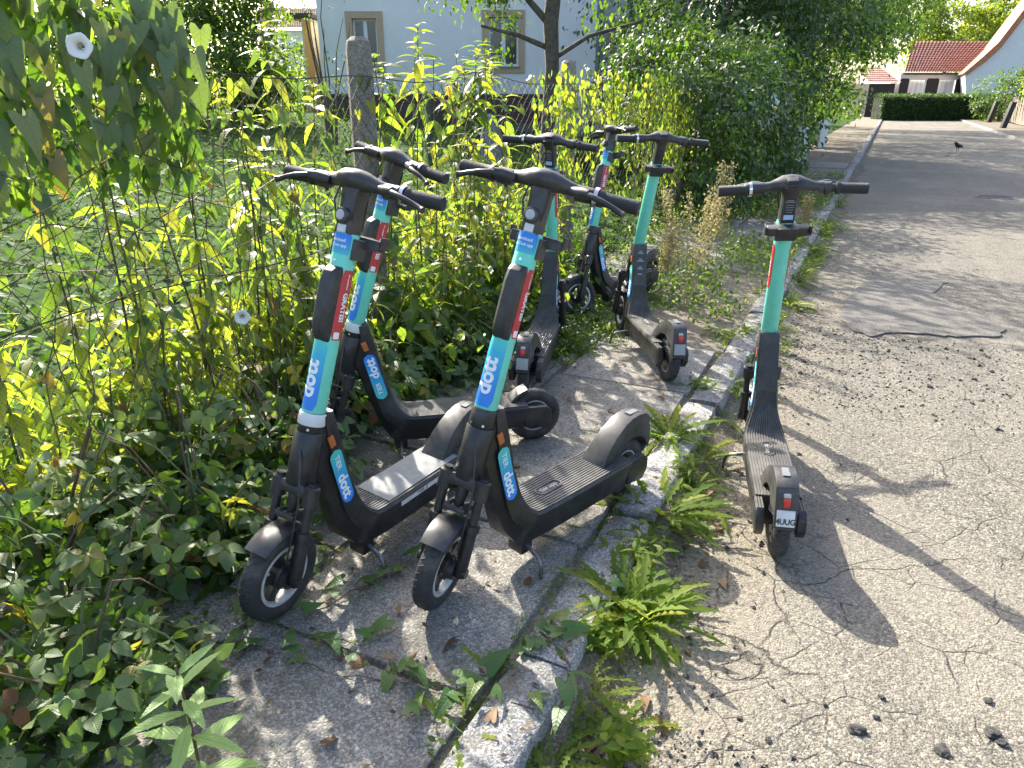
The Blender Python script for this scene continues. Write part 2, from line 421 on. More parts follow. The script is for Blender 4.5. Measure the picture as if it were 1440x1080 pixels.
# ================================================================== GROUND
def asphalt_mat():
    m, nt, bs = new_mat('worn_asphalt')
    co = coords(nt)
    big = noise(nt, co, .55, 4); mid = noise(nt, co, 7, 5); fine = noise(nt, co, 90, 3)
    vo = nt.nodes.new('ShaderNodeTexVoronoi'); vo.inputs['Scale'].default_value = 150; nt.links.new(co, vo.inputs['Vector'])
    stone = ramp(nt, vo.outputs['Color'], [(.0, (.045, .042, .038)), (.3, (.11, .10, .088)), (.65, (.20, .182, .15)), (.85, (.32, .29, .235)), (1, (.50, .46, .39))])
    base = ramp(nt, mid, [(.25, (.125, .117, .102)), (.55, (.185, .172, .146)), (.8, (.25, .23, .19))])
    c = mix(nt, .70, base, stone)
    pits = math_n(nt, 'MAXIMUM', ramp(nt, noise(nt, co, 52, 4, .7), [(.55, 0.0), (.63, .75)]), ramp(nt, noise(nt, co, 150, 3, .6), [(.58, 0.0), (.64, .8)]))
    c = mix(nt, pits, c, (.055, .05, .044))
    mp = nt.nodes.new('ShaderNodeMapping'); mp.inputs['Scale'].default_value = (.22, 1.5, 1); nt.links.new(co, mp.inputs['Vector'])
    c = mix(nt, 1.0, c, ramp(nt, noise(nt, mp.outputs[0], 1.3, 5), [(.3, (.82, .83, .82)), (.7, (1.08, 1.08, 1.05))]), 'MULTIPLY')
    # dusty sand along the kerb and in patches
    sp = nt.nodes.new('ShaderNodeSeparateXYZ'); nt.links.new(co, sp.inputs[0])
    edge = ramp(nt, math_n(nt, 'ADD', math_n(nt, 'MULTIPLY', sp.outputs[1], 1.0), math_n(nt, 'MULTIPLY', noise(nt, co, 2.6, 5), -.55)), [(0, 1.0), (.30, .0)])
    c = mix(nt, math_n(nt, 'MULTIPLY', edge, .75), c, ramp(nt, noise(nt, co, 60, 4), [(.35, (.06, .052, .042)), (.5, (.19, .165, .125)), (.7, (.30, .265, .20))]))
    sand = ramp(nt, big, [(.5, 0.0), (.68, .5)])
    c = mix(nt, sand, c, (.27, .24, .19))
    # cracks
    dn = nt.nodes.new('ShaderNodeTexNoise'); dn.inputs['Scale'].default_value = 3.2; dn.inputs['Detail'].default_value = 5; nt.links.new(co, dn.inputs['Vector'])
    cr = []
    for sc, th, amt in ((1.15, .0065, .55), (2.6, .0065, .35), (6.5, .006, .3)):
        ma = nt.nodes.new('ShaderNodeMix'); ma.data_type = 'VECTOR'; ma.inputs[0].default_value = .24 if sc < 2 else .12
        nt.links.new(co, ma.inputs[4]); nt.links.new(dn.outputs['Color'], ma.inputs[5])
        v2 = nt.nodes.new('ShaderNodeTexVoronoi'); v2.feature = 'DISTANCE_TO_EDGE'; v2.inputs['Scale'].default_value = sc; nt.links.new(ma.outputs[1], v2.inputs['Vector'])
        gate = ramp(nt, noise(nt, co, sc * .9, 2), [(.46, 0.0), (.58, 1.0)])
        cr.append(math_n(nt, 'MULTIPLY', ramp(nt, v2.outputs['Distance'], [(0, 1.0), (th * sc * .6, 0.0)]), gate))
    crack = math_n(nt, 'MAXIMUM', math_n(nt, 'MAXIMUM', cr[0], math_n(nt, 'MULTIPLY', cr[1], .8)), math_n(nt, 'MULTIPLY', cr[2], .6))
    c = mix(nt, math_n(nt, 'MULTIPLY', crack, .85), c, (.025, .022, .02))
    nt.links.new(c, bs.inputs['Base Color']); bs.inputs['Roughness'].default_value = .85; bs.inputs['Specular IOR Level'].default_value = .25
    h = math_n(nt, 'ADD', math_n(nt, 'MULTIPLY', vo.outputs['Distance'], -.9), math_n(nt, 'ADD', math_n(nt, 'MULTIPLY', fine, .5), math_n(nt, 'ADD', math_n(nt, 'MULTIPLY', mid, .6), math_n(nt, 'ADD', math_n(nt, 'MULTIPLY', crack, -2.2), math_n(nt, 'MULTIPLY', pits, -1.2)))))
    bump(nt, bs, h, .75, .004)
    return m
def stone_mat(name, c0, c1, c2, scale, rough=.85, dirt=None, bstr=.5):
    m, nt, bs = new_mat(name)
    co = coords(nt)
    vo = nt.nodes.new('ShaderNodeTexVoronoi'); vo.inputs['Scale'].default_value = scale; nt.links.new(co, vo.inputs['Vector'])
    n1 = noise(nt, co, scale * .12, 5); n2 = noise(nt, co, scale * 1.2, 3)
    c = mix(nt, .38, ramp(nt, vo.outputs['Color'], [(0, tuple(q * .55 for q in c0)), (.35, c0), (.6, c1), (.85, c2), (1, tuple(min(1, q * 1.25) for q in c2))]), ramp(nt, n1, [(.3, c0), (.55, c1), (.8, c2)]))
    if dirt:
        d = ramp(nt, noise(nt, co, dirt[1], 6, .65), [(dirt[2], 0.0), (dirt[2] + .18, dirt[3])])
        c = mix(nt, d, c, dirt[0])
    oi = nt.nodes.new('ShaderNodeObjectInfo').outputs['Random']
    c = mix(nt, 1.0, c, ramp(nt, oi, [(0, .82), (1, 1.1)]), 'MULTIPLY')
    nt.links.new(c, bs.inputs['Base Color']); bs.inputs['Roughness'].default_value = rough; bs.inputs['Specular IOR Level'].default_value = .25
    bump(nt, bs, math_n(nt, 'ADD', n2, math_n(nt, 'MULTIPLY', vo.outputs['Distance'], -.6)), bstr, .004)
    return m
M['asphalt'] = asphalt_mat()
M['slab'] = stone_mat('concrete_slab', (.125, .118, .107), (.255, .24, .21), (.43, .405, .355), 190, dirt=((.10, .085, .06), 3.2, .50, .75), bstr=.9)
M['granite'] = stone_mat('granite_kerb', (.11, .108, .104), (.28, .275, .265), (.46, .45, .43), 200, .85, dirt=((.12, .10, .075), 4, .52, .8))
M['soil'] = stone_mat('soil', (.045, .036, .026), (.085, .068, .048), (.14, .115, .082), 70, .95, bstr=.9)
M['sandy'] = stone_mat('sandy_soil', (.12, .10, .075), (.19, .165, .125), (.26, .23, .18), 90, .95, dirt=((.06, .05, .035), 4, .5, .6), bstr=.8)
M['gutter'] = stone_mat('gutter_soil', (.075, .064, .048), (.14, .122, .092), (.235, .208, .16), 130, .95, dirt=((.045, .038, .028), 6, .5, .7), bstr=.9)
M['patch'] = stone_mat('asphalt_patch', (.085, .08, .072), (.135, .127, .112), (.21, .197, .172), 170, .85)
M['chunk'] = stone_mat('asphalt_lump', (.035, .034, .033), (.07, .067, .063), (.13, .125, .115), 120, .9)
M['lawn'] = simple('lawn_ground', (.038, .07, .02), 1.0, var=.5, scale=5, bumps=.5, spec=.03)
M['earth'] = simple('far_ground', (.05, .065, .03), 1.0, var=.4, scale=.3, spec=.03)

def sheet(name, s0, s1, t0, t1, ns, nt_, zf, mat, und=.0):
    ss, tt = np.linspace(s0, s1, ns), np.linspace(t0, t1, nt_)
    V = [(s, t, zf(s, t)) for s in ss for t in tt]
    Fc = [(i * nt_ + j, i * nt_ + j + 1, (i + 1) * nt_ + j + 1, (i + 1) * nt_ + j) for i in range(ns - 1) for j in range(nt_ - 1)]
    me = bpy.data.meshes.new(name); me.from_pydata(V, [], Fc); me.materials.append(mat); me.shade_smooth()
    o = struct(name, me); o.matrix_world = STREET
    return o
gm = MB(); gm.add([(-700, -200, -.06), (900, -200, -.06), (900, 1200, -.06), (-700, 1200, -.06)], [(0, 1, 2, 3)])
struct('ground', gm.mesh('ground', M['earth']))
def wob(s, t, a): return a * (math.sin(s * 2.1 + t * 1.3) + math.sin(s * .9 - t * 2.7 + 1) + .6 * math.sin(5.3 * s + 3.1 * t))
sheet('road', -8, 78, -.02, 4.92, 260, 26, lambda s, t: wob(s, t, .0012), M['asphalt'])
def garden_z(s, t):
    b = -t + FT
    return .085 + max(0, min(b, 12)) * .085 + .02 * math.sin(s * 1.7 + t) * min(1, max(0, b))
sheet('garden_lawn', -14, 70, -46, FT - .02, 150, 90, garden_z, M['lawn'])
pv = sheet('pavement', -8, 70, FT - .03, -.155, 160, 10, lambda s, t: .074 + .002 * math.sin(4 * s + 9 * t), M['sandy'])
sheet('far_pavement', -8, 70, 5.06, 7.0, 60, 4, lambda s, t: .088, M['sandy'])
# slabs: two rows of large concrete slabs, each its own piece
def block(name, mat, sx, sy, sz, bev, jit=0.0):
    mb = MB(); mb.box(-sx / 2, sx / 2, -sy / 2, sy / 2, -sz, 0)
    if jit: mb.v = [(x + random.uniform(-jit, jit), y + random.uniform(-jit, jit), z + (random.uniform(-jit, jit) * .3 if z > -.01 else 0)) for x, y, z in mb.v]
    return mb.mesh(name, mat, 40, bev)
slab_me = [block('slab', M['slab'], .728, .70, .05, .006, .006) for _ in range(5)]
inv = STREET.inverted()
for row, tc in enumerate((-.53, -1.265)):
    s = -6.0 + (.37 if row else 0.0)
    while s < 16:
        if not (s > .7 and random.random() < (.5 if row else .3)):
            o = bpy.data.objects.new('slab', random.choice(slab_me)); COL.objects.link(o); o.parent = pv
            o.matrix_basis = Matrix.Translation((s, tc + random.uniform(-.004, .004), .0925 + random.uniform(-.004, .003))) @ Matrix.Rotation(random.gauss(0, .007), 4, 'X') @ Matrix.Rotation(random.gauss(0, .007), 4, 'Y') @ Matrix.Rotation(random.gauss(0, .006), 4, 'Z')
        s += .748
# kerb stones
kb = struct('kerb', None); kb.matrix_world = STREET
km = []
for L in (.96, .78, 1.12):
    for q in range(2):
        n = 13; mb = MB(); rings = []
        for i in range(n):
            x = -L / 2 + L * i / (n - 1)
            w = lambda a: random.uniform(-a, a)
            e = random.choice((.004, .006, .012)) if 0 < i < n - 1 else .018
            rings.append([(x, -.078 + w(.003), -.16), (x, -.078 + w(.003), -e + w(.003)), (x, -.066 + w(.003), w(.0025)), (x, 0, .003 + w(.003)), (x, .066 + w(.004), -.001 + w(.003)), (x, .077 + w(.004), -e - .004 + w(.004)), (x, .08 + w(.003), -.16)])
        mb.loft(rings); km.append((L, mb.mesh('kerb_stone', M['granite'], 50)))
s = -5.2
while s < 62:
    L, me = random.choice(km)
    o = bpy.data.objects.new('kerb_stone', me); COL.objects.link(o); o.parent = kb
    o.matrix_basis = Matrix.Translation((s + L / 2, -.078 + random.uniform(-.008, .008), .098 + random.uniform(-.012, .004))) @ Matrix.Rotation(random.gauss(0, .012), 4, 'Z') @ Matrix.Rotation(random.gauss(0, .018), 4, 'X') @ Matrix.Rotation(random.gauss(0, .008), 4, 'Y')
    s += L + random.uniform(.015, .05)
kb2 = struct('far_kerb', None); kb2.matrix_world = STREET
s = 8.0
while s < 62:
    L, me = random.choice(km)
    o = bpy.data.objects.new('kerb_stone', me); COL.objects.link(o); o.parent = kb2
    o.matrix_basis = Matrix.Translation((s + L / 2, 4.99, .092)) @ Matrix.Rotation(math.pi, 4, 'Z')
    s += L + .015
# soil and dust banked up against the kerb
mb = MB(); rings = []
for i, s in enumerate(np.arange(-5.2, 16, .06)):
    h = .052 + .014 * math.sin(s * 3.1) + .010 * math.sin(s * 7.7 + 1) + random.uniform(-.004, .004); w_ = .17 + .05 * math.sin(s * 1.7 + 2) + .03 * math.sin(s * 5.3) + random.uniform(-.012, .012)
    if -1.3 < s < -.1: w_ *= .6
    rings.append([(s, -.02, h + .004), (s, .015, h), (s, .05, h * .62 + random.uniform(-.004, .004)), (s, w_ * .55, h * .28 + random.uniform(-.003, .003)), (s, w_ * .8, .006), (s, w_, -.008)])
mb.loft(rings, cap=False, closed=False)
gs_ = struct('gutter_soil', mb.mesh('gutter_soil', M['gutter'], 60, fix=False)); gs_.matrix_world = STREET
# raised older asphalt sheet on the road, with broken edge
out = [(1200, 466), (1222, 474), (1262, 469), (1300, 471), (1345, 475), (1402, 474), (1416, 464), (1392, 452), (1345, 437), (1322, 424), (1312, 414), (1330, 398), (1300, 389), (1255, 386), (1215, 398), (1186, 430), (1180, 448)]
pp = [at_z(x, y, .0) for x, y in out]
ring = []
for i in range(len(pp)):
    a, b = pp[i], pp[(i + 1) % len(pp)]
    for k in range(5):
        q = a.lerp(b, k / 5); ring.append(Vector((q.x + random.uniform(-.012, .012), q.y + random.uniform(-.016, .016), 0)))
mb = MB(); n = len(ring)
mb.add([(p.x, p.y, -.01) for p in ring] + [(p.x, p.y, .011) for p in ring], [tuple(range(n, 2 * n))] + [(i, (i + 1) % n, (i + 1) % n + n, i + n) for i in range(n)])
struct('asphalt_patch', mb.mesh('asphalt_patch', M['patch']))
# manhole cover far up the road
mc = at_z(1400, 277, .0)
t = thing('manhole_cover', 'round worn iron manhole cover set flush in the asphalt', 'manhole cover', (mc.x, mc.y, .004))
M['iron'] = simple('cast_iron', (.13, .12, .105), .7, .3, var=.3, scale=60, bumps=.3)
mb = MB(); mb.lathe([(-.01, .31), (.002, .31), (.003, .30), (.003, .27), (.0, .265)], (0, 0, 0), 'z', 36); link('frame_ring', mb.mesh('frame_ring', M['iron'], 30), t)
mb = MB(); mb.lathe([(-.012, .26), (.002, .26), (.0025, .01)], (0, 0, 0), 'z', 36)
for k in range(7):
    y = -.2 + k * .066; w = math.sqrt(.25 ** 2 - y * y); mb.box(-w, w, y - .012, y + .012, .002, .007)
link('lid', mb.mesh('lid', M['iron'], 30), t)

# ================================================================== BUILDINGS
M['stucco'] = simple('pale_blue_stucco', (.72, .70, .66), .9, var=.07, scale=1.2, bumps=.15)
M['stucco2'] = simple('grey_blue_stucco', (.54, .53, .51), .9, var=.06, scale=3)
M['cream'] = simple('cream_stucco', (.62, .56, .38), .9, var=.05, scale=4)
M['beige'] = simple('beige_surround', (.46, .33, .21), .85, var=.06, scale=10)
M['orangewall'] = simple('orange_stucco', (.55, .30, .10), .9, var=.05)
M['pvc'] = simple('white_frame', (.70, .71, .72), .5, var=.03)
M['whitewall'] = simple('white_wall', (.72, .72, .69), .9, var=.05, scale=2)
M['brick'] = simple('dark_brick', (.10, .065, .05), .9, var=.35, scale=9, bumps=.4)
M['mortar'] = simple('mortar', (.15, .135, .12), .95)
M['tile'] = simple('red_roof_tile', (.19, .085, .065), .8, var=.4, scale=4)
M['tile_orange'] = simple('orange_roof_tile', (.42, .17, .09), .8, var=.25, scale=4)
M['darkwood'] = simple('dark_wood', (.022, .02, .02), .7, var=.3)
M['wood'] = simple('weathered_wood', (.21, .17, .125), .85, var=.35, scale=14, bumps=.4)
M['greywood'] = simple('grey_boards', (.16, .155, .15), .85, var=.3, scale=14, bumps=.4)
M['zinc'] = simple('zinc_pipe', (.30, .32, .34), .5, .5, var=.1)
gm_, gnt, gbs = new_mat('window_glass'); M['glass'] = gm_
gbs.inputs['Base Color'].default_value = (.02, .025, .03, 1); gbs.inputs['Roughness'].default_value = .06; gbs.inputs['Specular IOR Level'].default_value = .8
M['net'] = simple('net_curtain', (.55, .55, .53), .9, var=.1, scale=30)

def window(root, x0, x1, z0, z1, y, casements=2, surround='beige', sw=.17, curtain=False, depth=.16):
    """window in a wall facing -y at y; every frame, pane and sill is its own part"""
    if surround:
        mb = MB()
        mb.loft([[(x0 - sw, yy, z0 - sw), (x1 + sw, yy, z0 - sw), (x1 + sw, yy, z1 + sw), (x0 - sw, yy, z1 + sw)] for yy in (y - .035, y)], cap=False)
        mb.add([(x0 - sw, y - .035, z0 - sw), (x1 + sw, y - .035, z0 - sw), (x1 + sw, y - .035, z1 + sw), (x0 - sw, y - .035, z1 + sw), (x0, y - .035, z0), (x1, y - .035, z0), (x1, y - .035, z1), (x0, y - .035, z1),
                (x0, y + depth, z0), (x1, y + depth, z0), (x1, y + depth, z1), (x0, y + depth, z1)],
               [(0, 1, 5, 4), (1, 2, 6, 5), (2, 3, 7, 6), (3, 0, 4, 7), (4, 5, 9, 8), (5, 6, 10, 9), (6, 7, 11, 10), (7, 4, 8, 11)])
        link('window_surround', mb.mesh('window_surround', M[surround]), root)
    f = .055; mb = MB(); yf = y + depth - .05
    def bar(a0, a1, b0, b1): mb.box(a0, a1, yf, yf + .05, b0, b1)
    bar(x0, x1, z1 - f, z1); bar(x0, x1, z0, z0 + f)
    ws = (x1 - x0) / casements
    for k in range(casements + 1):
        c = x0 + k * ws; bar(max(x0, c - f * .9), min(x1, c + f * .9), z0 + f + .001, z1 - f - .001)
    w = link('window', mb.mesh('window', M['pvc'], 30), root)
    for k in range(casements):
        mb = MB(); mb.box(x0 + k * ws + f * .9, x0 + (k + 1) * ws - f * .9, yf + .018, yf + .03, z0 + f, z1 - f)
        link('pane', mb.mesh('pane', M['glass']), w)
        if curtain:
            mb = MB(); mb.box(x0 + k * ws + f, x0 + (k + 1) * ws - f, yf + .012, yf + .0165, z0 + f, z1 - f); link('curtain', mb.mesh('curtain', M['net']), w)
    mb = MB(); mb.box(x0 - .04, x1 + .04, y - .075, yf - .002, z0 - .035, z0 - .002); link('sill', mb.mesh('sill', M['zinc'], 30, .004), w)
def wall_with_holes(name, x0, x1, z0, z1, y, th, holes, mat, root):
    xs = sorted({x0, x1, *[h[0] for h in holes], *[h[1] for h in holes]}); zs = sorted({z0, z1, *[h[2] for h in holes], *[h[3] for h in holes]})
    mb = MB()
    for i in range(len(xs) - 1):
        for j in range(len(zs) - 1):
            cx, cz = (xs[i] + xs[i + 1]) / 2, (zs[j] + zs[j + 1]) / 2
            if any(h[0] < cx < h[1] and h[2] < cz < h[3] for h in holes): continue
            a, b, c, d = xs[i], xs[i + 1], zs[j], zs[j + 1]
            mb.add([(a, y, c), (b, y, c), (b, y, d), (a, y, d)], [(0, 1, 2, 3)])
    mb.add([(x0, y, z0), (x0, y + th, z0), (x0, y + th, z1), (x0, y, z1)], [(3, 2, 1, 0)]); mb.add([(x1, y, z0), (x1, y + th, z0), (x1, y + th, z1), (x1, y, z1)], [(0, 1, 2, 3)])
    mb.add([(x0, y + th, z0), (x1, y + th, z0), (x1, y + th, z1), (x0, y + th, z1)], [(3, 2, 1, 0)])
    return link(name, mb.mesh(name, M[mat], fix=False), root)
def tile_roof(name, a, b, c, d, cols, rows, mat, root, amp=.035):
    """a-b eaves, d-c ridge: rolled tiles in stepped rows"""
    a, b, c, d = map(Vector, (a, b, c, d)); n = (b - a).cross(d - a).normalized()
    if n.z < 0: n = -n
    V = []; nc = cols * 4 + 1
    for r in range(rows):
        for e in (0.0, .97):
            v = (r + e) / rows
            for k in range(nc):
                u = k / (nc - 1)
                p = a.lerp(b, u).lerp(d.lerp(c, u), v)
                V.append(p + n * (amp * .6 * math.cos(2 * math.pi * k / 4) + amp * .9 * (1 - e)))
    Fc = [(r * nc + k, r * nc + k + 1, (r + 1) * nc + k + 1, (r + 1) * nc + k) for r in range(rows * 2 - 1) for k in range(nc - 1)]
    me = bpy.data.meshes.new(name); me.from_pydata(V, [], Fc); me.materials.append(M[mat])
    return link(name, me, root)

HY = 21.0                                             # the pale blue house across the garden
def hx(px, py=60, y=HY): return at_y(px, py, y).x
def hz(px, py, y=HY): return at_y(px, py, y).z
x0, x1 = hx(449), hx(838)
t = thing('blue_house', 'pale blue stucco house with beige window surrounds behind the garden', 'house', ((x0 + x1) / 2, HY, .5)); t.location = (0, 0, 0)
wins = [(hx(497), hx(531), hz(500, 92), hz(500, 26)), (hx(687), hx(729), hz(700, 93), hz(700, 24))]
hb = hz(600, 132)
wall_with_holes('wall', x0, x1, hb, 9.0, HY, 8.0, [(w[0], w[1], w[2], w[3]) for w in wins], 'stucco', t)
for w in wins: window(t, *w, HY)
mb = MB(); mb.box(x0 - .02, x1 + .02, HY - .05, HY + 7.9, .2, hb + .0); pl = link('plinth', mb.mesh('plinth', M['mortar']), t)
bm_ = block('brick', M['brick'], .24, .05, .068, .006)
for r in range(9):
    z = hb - .02 - r * .08
    for k in range(36):
        o = bpy.data.objects.new('brick', bm_); COL.objects.link(o); o.parent = pl
        o.matrix_basis = Matrix.Translation((x0 + .15 + k * .255 + (.12 if r % 2 else 0), HY - .058, z))
        if o.location.x > x0 + 9.0: break
mb = MB(); xx = hx(853); mb.tube([(xx, HY + 1.3, .5), (xx, HY + 1.3, 8)], .05, 10); link('downpipe', mb.mesh('downpipe', M['zinc'], 40), t)
xr0, xr1 = hx(838), hx(1010)
sw = [(at_y(862, 55, HY + 1.5).x, at_y(872, 55, HY + 1.5).x, at_y(866, 66, HY + 1.5).z, at_y(866, 44, HY + 1.5).z)]
wall_with_holes('side_wing_wall', xr0 + .003, xr1, .4, 9.0, HY + 1.5, 6.0, sw, 'stucco2', t)
window(t, *sw[0], HY + 1.5, 1, 'beige', .12)
mb = MB(); mb.tube([(xr0 - .6, HY - .03, 3.1), (xr0 + .5, HY + .6, 3.35), (xr0 + 1.0, HY + 1.4, 3.5)], .035, 8); link('conduit', mb.mesh('conduit', M['zinc'], 40), t)
t2 = thing('cream_annex', 'cream and orange annex wall left of the pale blue house', 'annex', (0, 0, 0))
xa, xb = at_y(431, 60, HY + 2).x, at_y(449, 60, HY + 2).x
mb = MB(); mb.box(xa, xb - .09, HY + 1.6, HY + 7, .4, hz(440, 17)); link('wall', mb.mesh('wall', M['cream']), t2)
mb = MB(); mb.box(xb - .30, xb - .10, HY + 1.55, HY + 1.598, .4, hz(440, 24)); link('corner_strip', mb.mesh('corner_strip', M['orangewall']), t2)
mb = MB(); mb.box(xa - .3, xb - .0, HY + 1.3, HY + 7.3, hz(440, 17) + .002, hz(440, 10)); link('flat_roof', mb.mesh('flat_roof', M['darkwood'], 30, .01), t2)
# red roofed house far behind
FY = 46
t = thing('red_roofed_house', 'far house with red tiled roof, skylight and brick chimney behind the bushes', 'house', (0, 0, 0))
e0, e1 = at_y(350, 40, FY), at_y(470, 40, FY); r0, r1 = at_y(366, 11, FY + 3), at_y(462, 11, FY + 3)
tile_roof('roof', e0, e1, r1, r0, 36, 14, 'tile', t)
mb = MB(); mb.box(e0.x + .3, e1.x - .3, FY + .5, FY + 6, .5, e0.z - .05); link('wall', mb.mesh('wall', M['whitewall']), t)
ch0 = at_y(371, 20, FY + 2.4); ch1 = at_y(381, 1, FY + 2.4)
mb = MB(); mb.box(ch0.x, ch1.x, FY + 2.4, FY + 3, ch0.z - .6, ch1.z); link('chimney', mb.mesh('chimney', M['brick'], 30, .02), t)
k0, k1 = at_y(396, 27, FY + 1.1), at_y(404, 17, FY + 1.9)
mb = MB(); mb.add([(k0.x, FY + 1.0, k0.z + .16), (k1.x - .1, FY + 1.0, k0.z + .16), (k1.x + .1, FY + 1.9, k1.z + .12), (k0.x + .3, FY + 1.9, k1.z + .12)], [(0, 1, 2, 3)]); mb.add([(k0.x, FY + 1.0, k0.z + .06), (k1.x - .1, FY + 1.0, k0.z + .06), (k1.x + .1, FY + 1.9, k1.z + .02), (k0.x + .3, FY + 1.9, k1.z + .02)], [(3, 2, 1, 0)])
link('skylight', mb.mesh('skylight', M['pvc'], fix=False), t)
# house at the end of the street
EY = 62
def ex(px, y=EY): return at_y(px, 110, y).x
def ez(py, y=EY): return at_y(1320, py, y).z
t = thing('white_house', 'white house with red tiled roof and dark shutters closing the street', 'house', (0, 0, 0))
ea0, ea1 = Vector((ex(1266), EY - .5, ez(102))), Vector((ex(1362), EY - .5, ez(102)))
rd0, rd1 = Vector((at_y(1285, 58, EY + 4).x, EY + 4, at_y(1300, 58, EY + 4).z)), Vector((at_y(1420, 58, EY + 4).x, EY + 4, at_y(1300, 58, EY + 4).z))
tile_roof('roof', ea0, ea1, rd1, rd0, 26, 14, 'tile', t, .05)
whs = [(ex(1281), ex(1302), ez(131), ez(113)), (ex(1323), ex(1345), ez(131), ez(113))]
wall_with_holes('wall', ex(1266), ex(1366), 0, ez(103), EY, 7, [tuple(w) for w in whs], 'whitewall', t)
for w in whs: window(t, *w, EY, 3, None, 0, True)
for a, b in ((1267, 1279), (1304, 1321), (1346, 1357)):
    mb = MB(); mb.box(ex(a), ex(b), EY - .06, EY - .005, ez(132), ez(112))
    for k in range(8): mb.box(ex(a) + .05, ex(b) - .05, EY - .075, EY - .062, ez(131) + k * .14, ez(131) + k * .14 + .1)
    link('shutter', mb.mesh('shutter', M['darkwood']), t)
mb = MB(); mb.tube([(ex(1264), EY - .55, ez(104)), (ex(1364), EY - .55, ez(104))], .07, 8); link('gutter', mb.mesh('gutter', M['darkwood'], 40), t)
# low garage in shade, gate post
mb = MB(); mb.box(ex(1216), ex(1252), EY - 1, EY + 4, 0, ez(118)); link('garage', mb.mesh('garage', M['darkwood']), t)
tile_roof('garage_roof', (ex(1212), EY - 1.4, ez(117)), (ex(1256), EY - 1.4, ez(117)), (ex(1258), EY + 3, ez(92)), (ex(1222), EY + 3, ez(92)), 12, 8, 'tile', t, .05)
mb = MB(); mb.box(ex(1245), ex(1253), EY - 2.6, EY - 2.1, 0, ez(137)); link('gate_pillar', mb.mesh('gate_pillar', M['tile_orange'], 30, .02), t)
t = thing('gabled_house', 'tall white gabled house with orange tiled verge on the right of the street', 'house', (0, 0, 0))
gy = 57.0
def g(px, py): p = at_y(px, py, gy); return (p.x, gy, p.z)
P_ = [g(1360, 165), g(1357, 106), g(1382, 88), g(1404, 68), g(1436, 26), g(1475, -25), g(1530, -25), g(1590, 100), g(1590, 165)]
mb = MB(); n = len(P_); mb.add(P_ + [(x + 4.2, y + 8.4, z) for x, y, z in P_], [tuple(range(n - 1, -1, -1)), tuple(range(n, 2 * n))] + [(i, i + n, (i + 1) % n + n, (i + 1) % n) for i in range(n)]); link('wall', mb.mesh('wall', M['whitewall']), t)
mb = MB(); rings = []
for (x, y, z), (dx, dz) in zip(P_[1:6], ((-.35, .0), (-.25, .28), (-.28, .25), (-.3, .2), (-.3, .2))):
    rings.append([(x - .02, y - .35, z + .02), (x + dx, y - .35, z + dz + .12), (x + dx + 4.2, y + 8.4, z + dz + .12), (x + 4.18, y + 8.4, z + .02)])
mb.loft(rings); link('roof', mb.mesh('roof', M['tile_orange'], 30), t)
# silver car parked beyond the fence
def car(label, loc, rotz):
    t = thing('parked_car', label, 'car', loc, rotz)
    M['carpaint'] = simple('silver_car_paint', (.42, .44, .46), .28, .35, var=.03)
    prof = [(-2.05, .35, .60), (-2.0, .28, .86), (-1.75, .25, .93), (-1.15, .25, 1.0), (-.65, .25, 1.38), (.1, .25, 1.46), (.95, .25, 1.38), (1.55, .25, 1.05), (1.95, .28, .95), (2.05, .35, .62)]
    mb = MB(); rings = []
    for x, zb, zt in prof:
        w = .84 if abs(x) < 1.8 else .74; zm = min(zt, .92); wt = .62 if zt > 1.1 else .78
        rings.append([(x, -w * .95, zb), (x, -w, zb + .2), (x, -w, zm - .04), (x, -wt if zt > 1 else -w * .94, zt), (x, wt if zt > 1 else w * .94, zt), (x, w, zm - .04), (x, w, zb + .2), (x, w * .95, zb)])
    link('body', mb.loft(rings).mesh('body', M['carpaint'], 40, .02), t)
    for s in (-1, 1):
        for a in ([(-.98, .98), (-.6, 1.33), (-.02, 1.38), (-.02, .98)], [(.06, .98), (.06, 1.39), (.85, 1.32), (1.25, .98)]):
            mb = MB(); mb.add([(x, s * (.862 - (z - .92) * .47), z) for x, z in a], [(0, 1, 2, 3)]); link('side_window', mb.mesh('side_window', M['glass'], fix=False), t)
        for x in (-1.28, 1.3):
            mb = MB(); mb.lathe([(-.1, .31), (.0, .32), (.1, .31)], (x, s * .78, .32), 'y', 24); w = link('wheel', mb.mesh('tyre', M['rubber'], 40), t)
            mb = MB(); mb.lathe([(-.105, .2), (.0, .21), (.105, .2)], (x, s * .785, .32), 'y', 20); link('rim', mb.mesh('rim', M['silver'], 40), w)
    mb = MB(); mb.add([(-1.12, -.6, 1.03), (-1.12, .6, 1.03), (-.68, .56, 1.37), (-.68, -.56, 1.37)], [(0, 1, 2, 3)]); link('windscreen', mb.mesh('windscreen', M['glass'], fix=False), t)
    return t
cp = at_y(925, 175, 14.2)
car('silver car parked behind the vine-covered fence beside the house', (cp.x, 14.2, .62), R(8))

